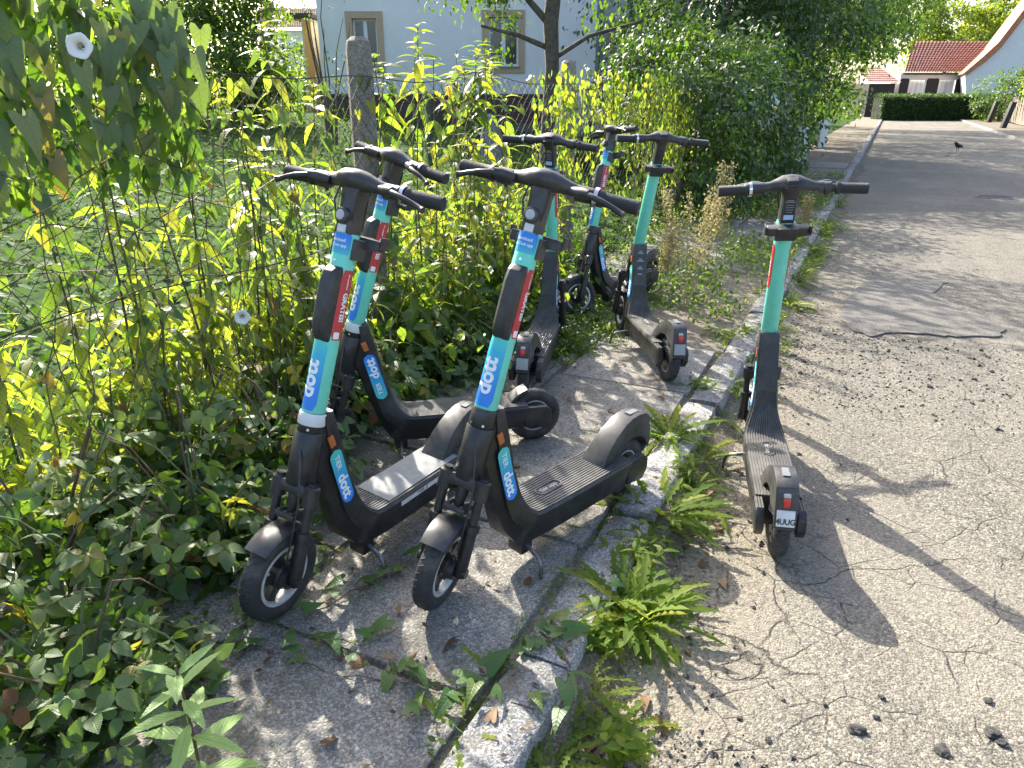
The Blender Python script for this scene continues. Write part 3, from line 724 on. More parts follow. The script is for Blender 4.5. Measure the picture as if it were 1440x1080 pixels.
# ================================================================== FENCE
M['concrete'] = stone_mat('post_concrete', (.15, .132, .108), (.24, .213, .175), (.33, .30, .25), 170, .9, dirt=((.07, .075, .04), 6, .52, .6))
M['wire'] = simple('rusty_wire', (.055, .045, .036), .7, .3, var=.35, scale=30)
fence = thing('chain_link_fence', 'rusty chain link fence on concrete posts between garden and pavement', 'fence', (0, 0, 0)); fence.matrix_world = STREET
for k, s in enumerate((-3.7, -.79, 1.88, 5.6, 8.4, 11.2)):
    mb = MB(); rings = []; h = 1.775 + random.uniform(-.02, .02); lean = random.uniform(-.02, .02)
    for z, w in ((-.1, .060), (h - .06, .054), (h - .02, .047), (h, .028)):
        rings.append([(s + lean * z + random.uniform(-.003, .003) + w * math.cos(a) * 1.18, FT - .075 + w * math.sin(a) * 1.18, z) for a in np.linspace(.39, .39 + 2 * math.pi, 9)[:-1]])
    link('post', mb.loft(rings).mesh('post', M['concrete'], 30), fence)
def fz(s, z): return z + (.025 * math.sin(s * 2.27 + .6) + .02 * math.sin(5.1 * s)) * (z / 1.6) ** 2
def ftt(s, z): return FT + .02 * math.sin(2.1 * s + 2.6 * z) + .012 * math.sin(5 * s - 3 * z)
def wires(s0, s1, z0, z1, pitch, seg, r):
    V, Fc = [], []
    h = z1 - z0
    for fam in (1, -1):
        n = int((s1 - s0 + h) / pitch)
        for k in range(n):
            a = (s0 - h + k * pitch) if fam > 0 else (s0 + k * pitch)
            pts = []
            m = int(h / seg)
            for i in range(m + 1):
                z = z0 + h * i / m; s = a + fam * (z - z0)
                if s < s0 or s > s1: continue
                w = .0035 * (1 if i % 2 else -1) * fam
                pts.append((s + .004 * math.sin(13 * s + 7 * z), ftt(s, z) + w * .5, fz(s, z)))
            if len(pts) < 2: continue
            o = len(V)
            for x, y, z in pts: V += [(x + r, y, z), (x - r * .5, y + r * .87, z), (x - r * .5, y - r * .87, z)]
            for i in range(len(pts) - 1):
                b = o + 3 * i
                for j in range(3): Fc.append((b + j, b + (j + 1) % 3, b + 3 + (j + 1) % 3, b + 3 + j))
    return V, Fc
V, Fc = wires(-3.7, 6.4, .06, 1.60, .074, .037, .0016)
me = bpy.data.meshes.new('chain_link_mesh'); me.from_pydata(V, [], Fc); me.shade_smooth(); me.materials.append(M['wire']); stuff(link('chain_link_mesh', me, fence))
for z in (1.60, .85):
    mb = MB(); mb.tube([(s, ftt(s, z) + .004, fz(s, z) + .004) for s in np.linspace(-3.7, 10.2, 90)], .0026, 5); link('tension_wire', mb.mesh('tension_wire', M['wire'], 60), fence)

# ================================================================== TREES AND BUSHES OF THE BACKGROUND
def crown_pts(blobs, n, clumps=26, sig=.16, shell=.55):
    B = np.array([b[:3] for b in blobs], float); Rr = np.array([b[3:6] if len(b) > 4 else (b[3],) * 3 for b in blobs], float)
    wt = np.prod(Rr, 1) ** (2 / 3); wt /= wt.sum()
    CP, CN, CS = [], [], []
    for b, r, w in zip(B, Rr, wt):
        k = max(4, int(clumps * len(blobs) * w)); d = rdir(k); u = shell + (1.06 - shell) * rng.random((k, 1)) ** .7
        CP.append(b + d * r * u); CN.append(d); CS.append(np.full(k, r.mean()))
    CP, CN, CS = np.concatenate(CP), np.concatenate(CN), np.concatenate(CS)
    idx = rng.integers(0, len(CP), n)
    P = CP[idx] + rng.normal(size=(n, 3)) * (sig * CS[idx])[:, None] * np.array([1, 1, .75])
    return P, CN[idx], idx / max(1, len(CP))
def foliage(root, blobs, n, size, mat, kind='oval', clumps=26, sig=.16, shell=.55, name='crown', down=.5, zmin=None):
    P, Nn, cid = crown_pts(blobs, n, clumps, sig, shell)
    if zmin is not None:
        k = P[:, 2] > zmin; P, Nn, cid = P[k], Nn[k], cid[k]
    n = len(P)
    D = Nn * .6 + rdir(n) * .8 + np.array([0, 0, -down]); N = Nn * .7 + rdir(n) * .6 + np.array([0, 0, .6])
    S = size * rng.uniform(.65, 1.25, n)
    hsh = np.mod(np.sin(cid * 917.3) * 43758.5, 1.0)
    var = np.clip(.15 + .45 * rng.random(n) + .4 * hsh, 0, 1)
    return cloud(name, kind, P, D, N, S, var, mat, root)
def limbs(root, pts_list, name='trunk', mat='bark'):
    for pts, rad in pts_list:
        mb = MB(); mb.tube(pts, rad, 9); link(name, mb.mesh(name, M[mat], 60), root); name = 'limb'
def tree(name, label, base, blobs, n, size, mat, trunk, cat='tree', group=None, kind='oval', **kw):
    t = thing(name, label, cat, base, 0, group)
    limbs(t, trunk); foliage(t, blobs, n, size, mat, kind, **kw)
    return t
def g_at(s, t): p = st(s, t); return (p.x, p.y, garden_z(s, t) if t < FT else .09)
# fruit tree in front of the house
b = at_y(768, 200, 9.6); bz = .45
tree('fruit_tree', 'thin leaning fruit tree with sparse small leaves in the garden', (b.x, 9.6, bz),
     [(-.9, 0, 2.5, .55), (.9, .2, 2.3, .6), (.2, .1, 3.3, .9), (1.5, 0, 2.9, .6), (-.3, -.2, 3.0, .5), (-.7, 0, 1.9, .35), (1.3, -.1, 1.75, .4)], 4600, .078, 'leaf_dark',
     [([(0, 0, -.1), (.02, 0, .7), (.06, 0, 1.4), (.03, 0, 1.9), (.10, .02, 2.5), (.15, .05, 3.6)], [.105, .09, .085, .095, .08, .05]),
      ([(.04, 0, 1.85), (-.25, .03, 2.15), (-.55, 0, 2.6), (-.75, 0, 3.2)], [.045, .038, .03, .02]), ([(.05, 0, 1.6), (-.35, -.05, 1.75), (-.8, -.1, 1.85)], [.035, .028, .015]),
      ([(.08, 0, 1.5), (.5, .05, 1.75), (1.1, .05, 1.9), (1.7, 0, 2.3)], [.03, .024, .018, .01]), ([(.1, 0, 2.2), (.4, 0, 2.6), (.9, .1, 2.9)], [.05, .04, .02])], sig=.3, clumps=14, down=.9)
# bare young branches at the house corner
t = thing('bare_shrub', 'bare upright twigs growing in front of the house corner', 'shrub', (at_y(462, 150, 12).x, 12, .8))
for k in range(9):
    a = random.uniform(-.5, .5); h = random.uniform(1.4, 2.6); mb = MB()
    mb.tube([(a * .2, 0, 0), (a * .35, random.uniform(-.1, .1), h * .4), (a * .8 + random.uniform(-.1, .1), .05, h * .75), (a * 1.1, 0, h)], [.016, .012, .008, .004], 5); link('branch', mb.mesh('branch', M['bark'], 60), t)
foliage(t, [(0, 0, 1.4, .6, .3, 1.0)], 260, .06, 'leaf_dark', 'small', name='leaves')
# ivy-grown bush on the fence
p = st(7.2, FT)
def sb(s, t, z, *r): q = st(s, t); return (q.x - p.x, q.y - p.y, z, *r)
t = thing('ivy_bush', 'rounded dense bush of vines hanging over the fence towards the pavement', 'bush', (p.x, p.y, .1))
limbs(t, [([sb(6.2, FT - .4, 0), sb(6.1, FT - .3, .8), sb(6.0, FT, 1.6)], [.05, .04, .02]), ([sb(8.4, FT - .3, 0), sb(8.5, FT - .2, 1.0), sb(8.3, FT, 1.8)], [.06, .05, .02])])
foliage(t, [sb(5.2, FT + .02, .9, .75, .75, .8), sb(6.4, FT + .1, 1.1, .95, .95, .95), sb(7.8, FT + .1, 1.2, 1.05, 1.05, 1.05), sb(9.2, FT + .1, 1.0, 1.0, 1.0, 1.1), sb(6.8, FT - .6, 1.6, .8), sb(5.9, FT + .35, .45, .6, .6, .5), sb(7.6, FT + .4, .5, .7, .7, .55), sb(9.3, FT + .4, .4, .7, .7, .5)],
        17000, .085, 'leaf_shade', 'oval', clumps=60, sig=.15, shell=.75, zmin=-.02, down=.9)
# shaggy taller bush behind it
p = st(8.5, -3.2); gb = garden_z(8.5, -3.2)
t = tree('hazel_bush', 'tall shaggy green bush behind the vine bush', (p.x, p.y, gb), [sb(8.0, -2.9, 1.3, .95), sb(9.4, -3.2, 1.5, 1.1), sb(8.7, -3.0, 2.0, .75), sb(10.6, -3.0, 1.5, 1.0)], 9000, .10, 'leaf_shade',
         [([(0, 0, -.1), (.1, 0, .8), (.2, .1, 1.8)], [.07, .05, .02]), ([(.1, .2, -.1), (.5, .4, .9), (.8, .7, 1.9)], [.06, .04, .015])], 'bush')
tw = [(12.0, -3.4, 3.6, 2.0), (15.0, -3.3, 3.5, 2.1), (18.5, -3.2, 4.2, 2.4), (22.5, -3.0, 4.5, 2.6), (27.0, -3.0, 4.8, 2.8), (33.0, -3.0, 5.4, 2.9), (40.0, -3.2, 5.8, 2.9)]
labs = ['dark leafy tree right behind the shaggy bush at the fence', 'dark leafy tree above the grey board gate', 'broad dark tree over the white gate post', 'broad tree shading the pavement before the bend of branches',
        'tree with lit edge leaning towards the road', 'tall street tree overhanging the kerb', 'last tree before the dark garage']
for i, (s, tt, h, r) in enumerate(tw):
    p = st(s, tt); gz_ = garden_z(s, tt)
    bl = [sb(s, tt, h, r, r, r * .9), sb(s - r * .45, tt + r * .38, h - .9, r * .7), sb(s + r * .4, tt + r * .38, h - .7, r * .7), sb(s, tt + r * .3, h + r * .5, r * .7), sb(s + .3, tt + r * .25, 1.5, r * .6, r * .6, 1.2), sb(s - r * .5, tt + .1, 1.6, r * .55, r * .55, 1.2)]
    if i >= 4: bl += [sb(s, tt + r * .8, h + .6, r * .55), sb(s - 1, tt + r * 1.1, h + 1.3, r * .45)]
    if i == 5: bl += [sb(35, 1.0, 5.2, 1.3), sb(34, -.4, 4.2, 1.3), sb(38, 1.6, 6.2, 1.3), sb(37, .2, 5.3, 1.4), sb(31, .3, 5.4, 1.2), sb(30, -.8, 4.0, 1.1), sb(33, 1.7, 6.0, .9)]
    if i == 6: bl += [sb(41, -.6, 4.2, 1.5), sb(42, .4, 5.6, 1.4)]
    tree('leafy_tree', labs[i], (p.x, p.y, gz_), bl, 8200 if i < 4 else 9500, .12 + .012 * i, 'leaf_shade' if i < 4 else 'leaf_dark',
         [([(0, 0, -.1), (.05, .1, 1.2), (-.05, .0, h * .6), (.1, 0, h)], [.17, .13, .10, .05]), ([(0, 0, 1.4), (.5, -.3, h * .7), (.9, -.6, h)], [.08, .06, .02]), ([(0, 0, 1.7), (-.5, -.4, h * .75), (-.6, -.8, h)], [.07, .05, .02])],
         group=None, clumps=26, sig=.17, shell=.5, zmin=-.3)
# grey board gate and white posts in the hedge
p = st(14.6, FT + .1)
t = thing('board_gate', 'weathered grey board gate half hidden in the hedge', 'gate', (p.x, p.y, .09), ROAD_YAW)
for k in range(7):
    mb = MB(); mb.box(k * .16 - .5, k * .16 - .355, -.015 + .004 * (k % 2), .015 + .004 * (k % 2), .05, 1.55 + .02 * (k % 3)); link('board', mb.mesh('board', M['greywood'], 30, .004), t)
for z in (.35, 1.2):
    mb = MB(); mb.box(-.52, .62, -.05, -.016, z, z + .09); link('rail', mb.mesh('rail', M['greywood'], 30, .004), t)
p = st(11.6, FT + .05)
t = thing('wooden_stake', 'leaning pale wooden stake in the vine bush', 'stake', (p.x, p.y, .05))
mb = MB(); mb.tube([(0, 0, 0), (.08, .02, 1.0), (.15, .03, 1.75)], [.06, .055, .05], 8); link('stake', mb.mesh('stake', M['wood'], 40), t)
for (s, lab) in ((15.6, 'white painted gate post half covered by leaves beside the grey gate'), (21.5, 'small white post standing at the hedge farther up the pavement')):
    p = st(s, FT + .42); t = thing('gate_post', lab, 'post', (p.x, p.y, .09))
    mb = MB(); mb.box(-.12, .12, -.12, .12, -.02, .62); link('shaft', mb.mesh('shaft', M['whitewall'], 30, .02), t)
    mb = MB(); rings = [[(-a, -a, z), (a, -a, z), (a, a, z), (-a, a, z)] for a, z in ((.15, .622), (.15, .67), (.06, .78))]; mb.loft(rings); link('cap', mb.mesh('cap', M['whitewall'], 30, .01), t)
# bushes beyond the lawn on the left
bl_ = [((60, 15.0), 'large sunlit garden tree beyond the lawn at the far left', [(0, 0, 2.6, 2.0, 1.6, 1.7), (1.2, 0, 1.6, 1.3), (-1.4, .2, 1.8, 1.5), (.2, 0, 4.2, 1.3)], 9000, 'leaf_mid'),
       ((230, 17.0), 'dense dark bush beyond the lawn with a drooping outline', [(0, 0, 2.0, 1.8, 1.4, 1.6), (.3, 0, 3.4, 1.2), (-.9, 0, 1.2, 1.1), (1.2, 0, 1.3, 1.2)], 9500, 'leaf_dark'),
       ((335, 17.5), 'tall conifer-like bush with fine foliage beyond the lawn', [(0, 0, 1.6, 1.2, 1.0, 1.5), (.1, 0, 3.2, .9, .9, 1.3), (.6, 0, 1.0, .9)], 8000, 'leaf_mid'),
       ((405, 24.0), 'pale sunlit bush below the far red roof', [(0, 0, 1.3, 1.5, 1.2, 1.2), (-1.3, 0, 1.2, 1.2), (.7, 0, 1.1, 1.0), (0, 0, .3, 1.6)], 7500, 'leaf_mid')]
for (px, y), lab, bl, n, mt in bl_:
    q = at_y(px, 165, y)
    tree('garden_bush', lab, (q.x, y, .9), bl, n, .12, mt, [([(0, 0, -.3), (.05, 0, .8), (.1, 0, 2.4)], [.12, .09, .03])], 'bush', clumps=40, sig=.16, shell=.5)
# right side of the street end: hedge, bush, spruce
q = at_y(1322, 150, 55)
t = thing('clipped_hedge', 'clipped box hedge in front of the white house', 'hedge', (q.x, 55, 0))
L = 4.6; hh = 1.65; n = 9000
P = np.stack([rng.uniform(-L, L, n), rng.uniform(-.8, .8, n), rng.uniform(.0, hh, n)], 1)
f = rng.integers(0, 4, n); P[f == 0, 1] = -.8; P[f == 1, 2] = hh; P[f == 2, 1] = -.78
P += rng.normal(size=(n, 3)) * .05
cloud('foliage', 'small', P, rdir(n) + [0, -.4, .3], rdir(n) * .7 + [0, -.6, .7], rng.uniform(.10, .18, n), rng.random(n) * .7, 'leaf_dark', t)
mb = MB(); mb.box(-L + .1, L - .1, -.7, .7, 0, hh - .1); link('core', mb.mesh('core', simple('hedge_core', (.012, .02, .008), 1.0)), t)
for (px, y, lab, bl, n, mt) in ((1408, 50, 'dark round bush spilling over the right hand fence', [(0, 0, 1.6, 1.8, 1.4, 1.6), (1.4, 0, 1.7, 1.6), (-1.0, -.3, .8, .9), (2.6, 0, 2.2, 1.5)], 9000, 'leaf_dark'),
                               (1452, 44, 'sunlit bush at the right edge of the street', [(0.6, 0, 2.2, 1.2), (1.4, 0, 1.4, 1.3), (.5, 0, 1.2, .8)], 4500, 'leaf_lime')):
    q = at_y(px, 150, y); tree('garden_bush', lab, (q.x, y, 0), bl, n, .15, mt, [([(0, 0, -.1), (0, 0, 1.5)], [.12, .05])], 'bush', clumps=36, sig=.16)
q = at_y(1388, 100, 80)
t = thing('spruce_tree', 'dark spruce rising behind the white house roof', 'tree', (q.x, 80, 0))
limbs(t, [([(0, 0, 0), (0, 0, 12), (0, 0, 19)], [.3, .2, .03])])
PP, DD = [], []
for z in np.arange(2, 19, .55):
    for k in range(9):
        a = rng.random() * 6.28; Lb = (19.3 - z) * .27 * rng.uniform(.7, 1.15)
        m = int(26 * Lb / 3) + 4; u = rng.random(m)
        PP.append(np.stack([np.cos(a) * Lb * u, np.sin(a) * Lb * u, z - .25 * Lb * u - .1 * rng.random(m)], 1) + rng.normal(size=(m, 3)) * .09)
        DD.append(np.tile([[math.cos(a), math.sin(a), -.5]], (m, 1)))
PP, DD = np.concatenate(PP), np.concatenate(DD); n = len(PP)
cloud('crown', 'small', PP, DD + rdir(n) * .5, rdir(n) + [0, 0, 1], rng.uniform(.25, .5, n), rng.random(n) * .5, 'leaf_dark', t)
q = at_y(1330, 80, 74)
tree('garden_tree', 'light green garden tree behind the white house roof ridge', (q.x, 74, 0), [(0, 0, 7.2, 3.4, 2, 2.8), (-3.4, 0, 7.5, 2.8), (2.8, 0, 6.8, 2.2), (5.2, 1, 8.0, 1.8)], 12000, .3, 'leaf_lime', [([(0, 0, 0), (.2, 0, 5)], [.3, .12])], clumps=40)
# right hand garden fence: split palings and reed
def paling_fence():
    p0, p1 = at_z(1452, 180, .09), at_z(1398, 166, .09)
    t = thing('paling_fence', 'rough brown paling fence with reed along the right hand pavement', 'fence', (p0.x, p0.y, .09))
    d = p1 - p0; n = 60
    for k in range(n):
        q = d * (k / n); h = random.uniform(1.15, 1.5); w = d.length / n * .42
        e = d.normalized() * w
        mb = MB(); rings = [[(q.x - e.x, q.y - e.y, z), (q.x + e.x, q.y + e.y, z), (q.x + e.x + .03, q.y + e.y, z), (q.x - e.x + .03, q.y - e.y, z)] for z in (0, h)]
        lean = random.uniform(-.1, .1); rings[1] = [(x + lean, y, z) for x, y, z in rings[1]]
        mb.loft(rings); link('paling', mb.mesh('paling', M['wood'] if random.random() < .85 else M['darkwood']), t)
    mb = MB(); mb.tube([(.06, 0, .9), (d.x + .06, d.y, .9)], .04, 6); link('rail', mb.mesh('rail', M['wood'], 40), t)
paling_fence()
for px, py in ((1410, 176), (1390, 168)):
    q = at_z(px, py + 4, .09); t = thing('fence_post', 'black leaning timber post at the right hand fence', 'post', (q.x, q.y, .06), 0, 'black posts of the right hand fence')
    mb = MB(); mb.loft([[(-.12 + l, -.1, z), (.12 + l, -.1, z), (.12 + l, .1, z), (-.12 + l, .1, z)] for l, z in ((0, 0), (.25, 1.25))]); link('shaft', mb.mesh('shaft', M['darkwood'], 30, .01), t)
# crow on the road
q = at_z(1346, 213, .0)
t = thing('crow', 'small black crow standing on the asphalt far up the road', 'bird', (q.x, q.y, .0), R(200))
mb = MB()
mb.tube([(-.30, 0, .14), (-.20, 0, .19), (-.10, 0, .22), (.02, 0, .25), (.10, 0, .29), (.14, 0, .34), (.18, 0, .37), (.22, 0, .365), (.25, 0, .355), (.31, 0, .34)], [.012, .03, .07, .095, .085, .06, .052, .05, .03, .004], 12)
for s in (-1, 1):
    mb.tube([(.0, s * .04, .2), (.015, s * .045, .10), (-.01, s * .045, .01)], [.025, .012, .009], 6)
    mb.tube([(-.03, s * .045, .008), (.05, s * .05, .006)], .006, 5)
    mb.tube([(.08, s * .07, .28), (-.08, s * .085, .24), (-.24, s * .04, .17)], [.03, .045, .008], 8)
M['crow'] = simple('black_feathers', (.010, .010, .012), .5)
link('body', mb.mesh('body', M['crow'], 60), t); t.scale = (.68, .68, .68)
# garden things: tarpaulined stake bundle
q = at_y(690, 195, 8.0)
t = thing('covered_bundle', 'grey cloth covered bundle standing in the garden behind the fence', 'bundle', (q.x, 8.0, .35))
mb = MB(); rings = []
for z, r in ((0, .13), (.3, .17), (.6, .15), (.85, .09), (1.0, .02)):
    rings.append([(r * (1 + .18 * math.sin(3 * a + z * 3)) * math.cos(a), r * (1 + .18 * math.sin(4 * a)) * math.sin(a), z) for a in np.linspace(0, 2 * math.pi, 17)[:-1]])
link('cover', mb.loft(rings).mesh('cover', simple('grey_cloth', (.16, .165, .18), .8), 60), t)
for px, y, lab in ((604, 7.2, 'dark green thin metal post behind the fence near the first concrete post'),):
    q = at_y(px, 200, y); t = thing('metal_post', lab, 'post', (q.x, y, .3)); mb = MB(); mb.tube([(0, 0, 0), (0, 0, 1.25)], .03, 10); link('shaft', mb.mesh('shaft', simple('green_metal', (.02, .05, .03), .5), 40), t)
# ================================================================== E-SCOOTER
X0, AL = 0.0265, 0.301
TA = math.tan(AL)
RF, RR, XR, W = 0.137, 0.118, -0.863, 0.571
U = Vector((-math.sin(AL), 0, math.cos(AL)))      # steering axis, upwards
F = Vector((math.cos(AL), 0, math.sin(AL)))       # forward, square to the axis
def ax(z): return Vector((X0 - z * TA, 0, z))
def axp(z, f=0.0, y=0.0): return ax(z) + F * f + Vector((0, y, 0))
MESH = {}
def on_stem(geo, z, phi, r, updir=True):
    """lettering wrapped on the stem; runs up the stem, tops of the letters to the rider's right"""
    mb = MB(); vs_, fs_ = geo; out = []
    for x, y, _ in vs_:
        s = 1 if updir else -1
        a = phi - s * y / r
        p = ax(z) + U * (x * s) + F * (r * math.cos(a)) + Vector((0, r * math.sin(a), 0))
        out.append(p)
    return mb.add(out, fs_)
def stem_patch(z0, z1, p0, p1, r, n=12, round_=0.0):
    mb = MB(); rings = []
    L = (z1 - z0) / math.cos(AL); m = 10
    for i in range(m + 1):
        h = i / m * L
        ins = 0.0
        if round_:
            e = min(h, L - h)
            if e < round_: ins = round_ - math.sqrt(max(0, round_ ** 2 - (round_ - e) ** 2))
        da = ins / r
        rings.append([ax(z0) + U * h + F * (r * math.cos(a)) + Vector((0, r * math.sin(a), 0)) for a in np.linspace(p0 + da, p1 - da, n)])
    return mb.loft(rings, cap=False, closed=False)
def stem_box(z0, z1, f0, f1, hw0, hw1=None, bev=0.006, mat='black', name='x', ins=0.3):
    hw1 = hw0 if hw1 is None else hw1
    mb = MB(); r = []
    for z, k in ((z0, ins), (z0 + 0.02, 1.0), (z1 - 0.02, 1.0), (z1, ins)):
        ff = f0 + (f1 - f0) * k
        r.append([axp(z, f0, -hw0), axp(z, ff, -hw1 * (0.8 + 0.2 * k)), axp(z, ff, hw1 * (0.8 + 0.2 * k)), axp(z, f0, hw0)])
    return mb.loft(r).mesh(name, M[mat], 35, bev)

TOP = [(-.200, .598), (-.217, .53), (-.236, .45), (-.256, .36), (-.273, .29), (-.294, .240), (-.325, .208), (-.37, .197), (-.60, .194), (-.84, .193)]
BOT = [(-.160, .596), (-.138, .52), (-.132, .45), (-.158, .36), (-.186, .27), (-.214, .19), (-.250, .125), (-.305, .096), (-.60, .088), (-.84, .092)]
HWD = [.038, .040, .042, .045, .052, .066, .078, .084, .085, .085]
def dense(path, k=3):
    out = []
    P = [np.array(p, float) for p in path]
    for i in range(len(P) - 1):
        p0, p1, p2, p3 = P[max(i - 1, 0)], P[i], P[i + 1], P[min(i + 2, len(P) - 1)]
        for j in range(k):
            t = j / k
            out.append(0.5 * (2 * p1 + (p2 - p0) * t + (2 * p0 - 5 * p1 + 4 * p2 - p3) * t * t + (3 * p1 - p0 - 3 * p2 + p3) * t ** 3))
    out.append(P[-1])
    return [tuple(map(float, o)) for o in out]

def make_scooter_meshes():
    T = dense(TOP); B = dense(BOT); H = [h[0] for h in dense([(h, 0) for h in HWD])]
    # body: neck and deck in one bent shell
    mb = MB(); rings = []
    for (tx, tz), (bx, bz), h in zip(T, B, H):
        hb = h * (0.60 if bz > .16 else 0.60 + .32 * (.16 - bz) / .072); hb = min(hb, h * .92); e = 0.008
        d = Vector((bx - tx, 0, bz - tz)).normalized() * e
        rings.append([Vector((tx, -h + e * .6, tz)), Vector((tx, h - e * .6, tz)), Vector((tx, h, tz)) + d, Vector((bx, hb, bz)) - d,
                      Vector((bx, hb - e, bz)), Vector((bx, -hb + e, bz)), Vector((bx, -hb, bz)) - d, Vector((tx, -h, tz)) + d])
    MESH['deck'] = mb.loft(rings).mesh('deck', M['metal'], 32)
    for s, nm in ((1, 'l'), (-1, 'r')):
        mb = MB(); rings = []
        for i in range(0, 20):
            (tx, tz), h = T[i], H[i]
            a, b = T[max(i - 1, 0)], T[i + 1]
            t = Vector((b[0] - a[0], 0, b[1] - a[1])).normalized(); n = Vector((-t.z, 0, t.x)).normalized()
            if n.x < 0 and i < 14: n = -n
            if n.z > 0 and i >= 14: n = -n
            wd = float(np.interp(i, [0, 6, 12, 15, 19], [.036, .052, .062, .066, .060]))
            p, q = Vector((tx, 0, tz)) + n * .003, Vector((tx, 0, tz)) + n * wd
            y0, y1 = s * (h - .010), s * (h + .0005)
            rings.append([p + Vector((0, y0, 0)), p + Vector((0, y1, 0)), q + Vector((0, y1, 0)), q + Vector((0, y0, 0))])
        MESH['neck_plate_' + nm] = mb.loft(rings).mesh('neck_plate', M['metal'], 32, .002)
    # ridged rubber sheet
    def ridged(i0, i1, lift, wfac, nr, mat):
        mb = MB(); rings = []
        for i in range(i0, i1):
            tx, tz = T[i]; h = H[i] * wfac
            a, b = T[max(i - 1, 0)], T[min(i + 1, len(T) - 1)]
            t = Vector((b[0] - a[0], 0, b[1] - a[1])).normalized(); n = Vector((-t.z, 0, t.x))
            if n.z < 0 : n = -n
            if n.x > 0 and i < 12: n = -n if n.z < 0 else n
            ring = []
            for k in range(nr):
                y0 = -h + 2 * h * k / nr; w = 2 * h / nr
                for q, hh in ((0.06, 0.0), (0.22, 0.0032), (0.72, 0.0032), (0.88, 0.0)):
                    ring.append(Vector((tx, y0 + w * q, tz)) + n * (lift + hh))
            rings.append(ring)
        return mb.loft(rings, cap=False, closed=False).mesh('deck_mat', M[mat], 20, fix=True)
    MESH['deck_mat'] = ridged(9, len(T), 0.0012, 0.93, 15, 'mat')
    # grey sheet stuck on the deck
    mb = MB(); mb.box(-.775, -.40, -.068, .068, .198, .2030)
    MESH['grey_sheet'] = mb.mesh('grey_sheet', M['greymat'], 30, 0.001)
    # rear rails next to the wheel
    for s, nm in ((1, 'l'), (-1, 'r')):
        mb = MB()
        mb.prism([(-.80, .188), (-.90, .186), (-.922, .165), (-.925, .12), (-.90, .085), (-.80, .098)], s * .054, s * .0835)
        MESH['rail_' + nm] = mb.mesh('rear_rail', M['metal'], 30, 0.005)
        mb = MB()
        for k in range(3):
            y = .0565 + k * .0092
            mb.box(-.897, -.816, s * y, s * (y + .006), .187, .1915)
        MESH['railmat_' + nm] = mb.mesh('rail_ridge', M['mat'])
    # fender
    arc = [(XR + .136 * math.cos(a), RR + .136 * math.sin(a)) for a in np.linspace(R(152), R(36), 12)]
    outer = [(-.682, .196), (-.70, .222), (-.735, .262), (-.775, .295), (-.82, .320), (-.86, .333), (-.905, .335), (-.945, .328), (-.968, .312), (-.985, .255), (-.995, .20), (-.992, .168)]
    def fender_ring(x, z, hw): return [(x, -hw, z), (x, hw, z)]
    mb = MB()
    poly = outer + arc
    n = len(poly)
    def hwid(x, z):
        k = min(1, max(0, (z - .19) / .14))
        return .050 - .014 * k if x > -.96 else .036
    mb.add([(x, -hwid(x, z), z) for x, z in poly] + [(x, hwid(x, z), z) for x, z in poly],
           [tuple(range(n)), tuple(range(2 * n - 1, n - 1, -1))] + [(i, i + n, (i + 1) % n + n, (i + 1) % n) for i in range(n)])
    MESH['fender'] = mb.mesh('rear_fender', M['black'], 38, 0.004)
    mb = MB(); mb.prism([(-.87, .3355), (-.925, .3335), (-.925, .336), (-.87, .338)], -.012, .012)
    MESH['fender_label'] = mb.mesh('fender_label', M['labelgrey'])
    # low guard of the other model
    arc2 = [(XR + .124 * math.cos(a), RR + .124 * math.sin(a)) for a in np.linspace(R(75), R(38), 7)]
    arc3 = [(XR + .138 * math.cos(a), RR + .138 * math.sin(a)) for a in np.linspace(R(36), R(75), 7)]
    mb = MB(); mb.prism(arc2 + arc3, -.036, .036)
    MESH['low_fender'] = mb.mesh('rear_fender', M['black'], 38, 0.002)
    # tail light and plate on the sloping rear face
    def tail(z0, z1, hw, d, mat, nm, bev=0.002, taper=1.0):
        mb = MB(); r = []
        def fx(z): return -.968 - (.312 - z) / (.312 - .20) * .027
        for z, w in ((z0, hw * taper), (z1, hw)):
            r.append([(fx(z) + .004, -w, z), (fx(z) - d, -w, z), (fx(z) - d, w, z), (fx(z) + .004, w, z)])
        return mb.loft(r).mesh(nm, M[mat], 30, bev)
    MESH['tail_housing'] = tail(.246, .304, .030, .006, 'black', 'light_housing', .003)
    MESH['tail_light'] = tail(.252, .283, .013, .013, 'redlens', 'tail_light', .004, .75)
    MESH['tail_clear'] = tail(.2835, .297, .012, .012, 'clearlens', 'reflector_lens', .004)
    MESH['plate'] = tail(.186, .240, .029, .006, 'whiteband', 'number_plate', .0015)
    MESH['plate_dark'] = tail(.186, .240, .029, .006, 'greyprint', 'number_plate', .0015)
    vs_, fs_ = text_geo('4UUG', .026, .0006, .92)
    MESH['plate_text'] = MB().add([(-.968 - (.312 - (.200 + y)) / .112 * .027 - .0068, -x * .95, .203 + y) for x, y, _ in vs_], fs_).mesh('plate_lettering', M['darkprint'], fix=False)
    mb = MB(); mb.prism([(-.985, .18), (-.994, .168), (-.972, .150), (-.962, .166)], -.028, .028)
    MESH['mud_flap'] = mb.mesh('mud_flap', M['black'], 30, .003)
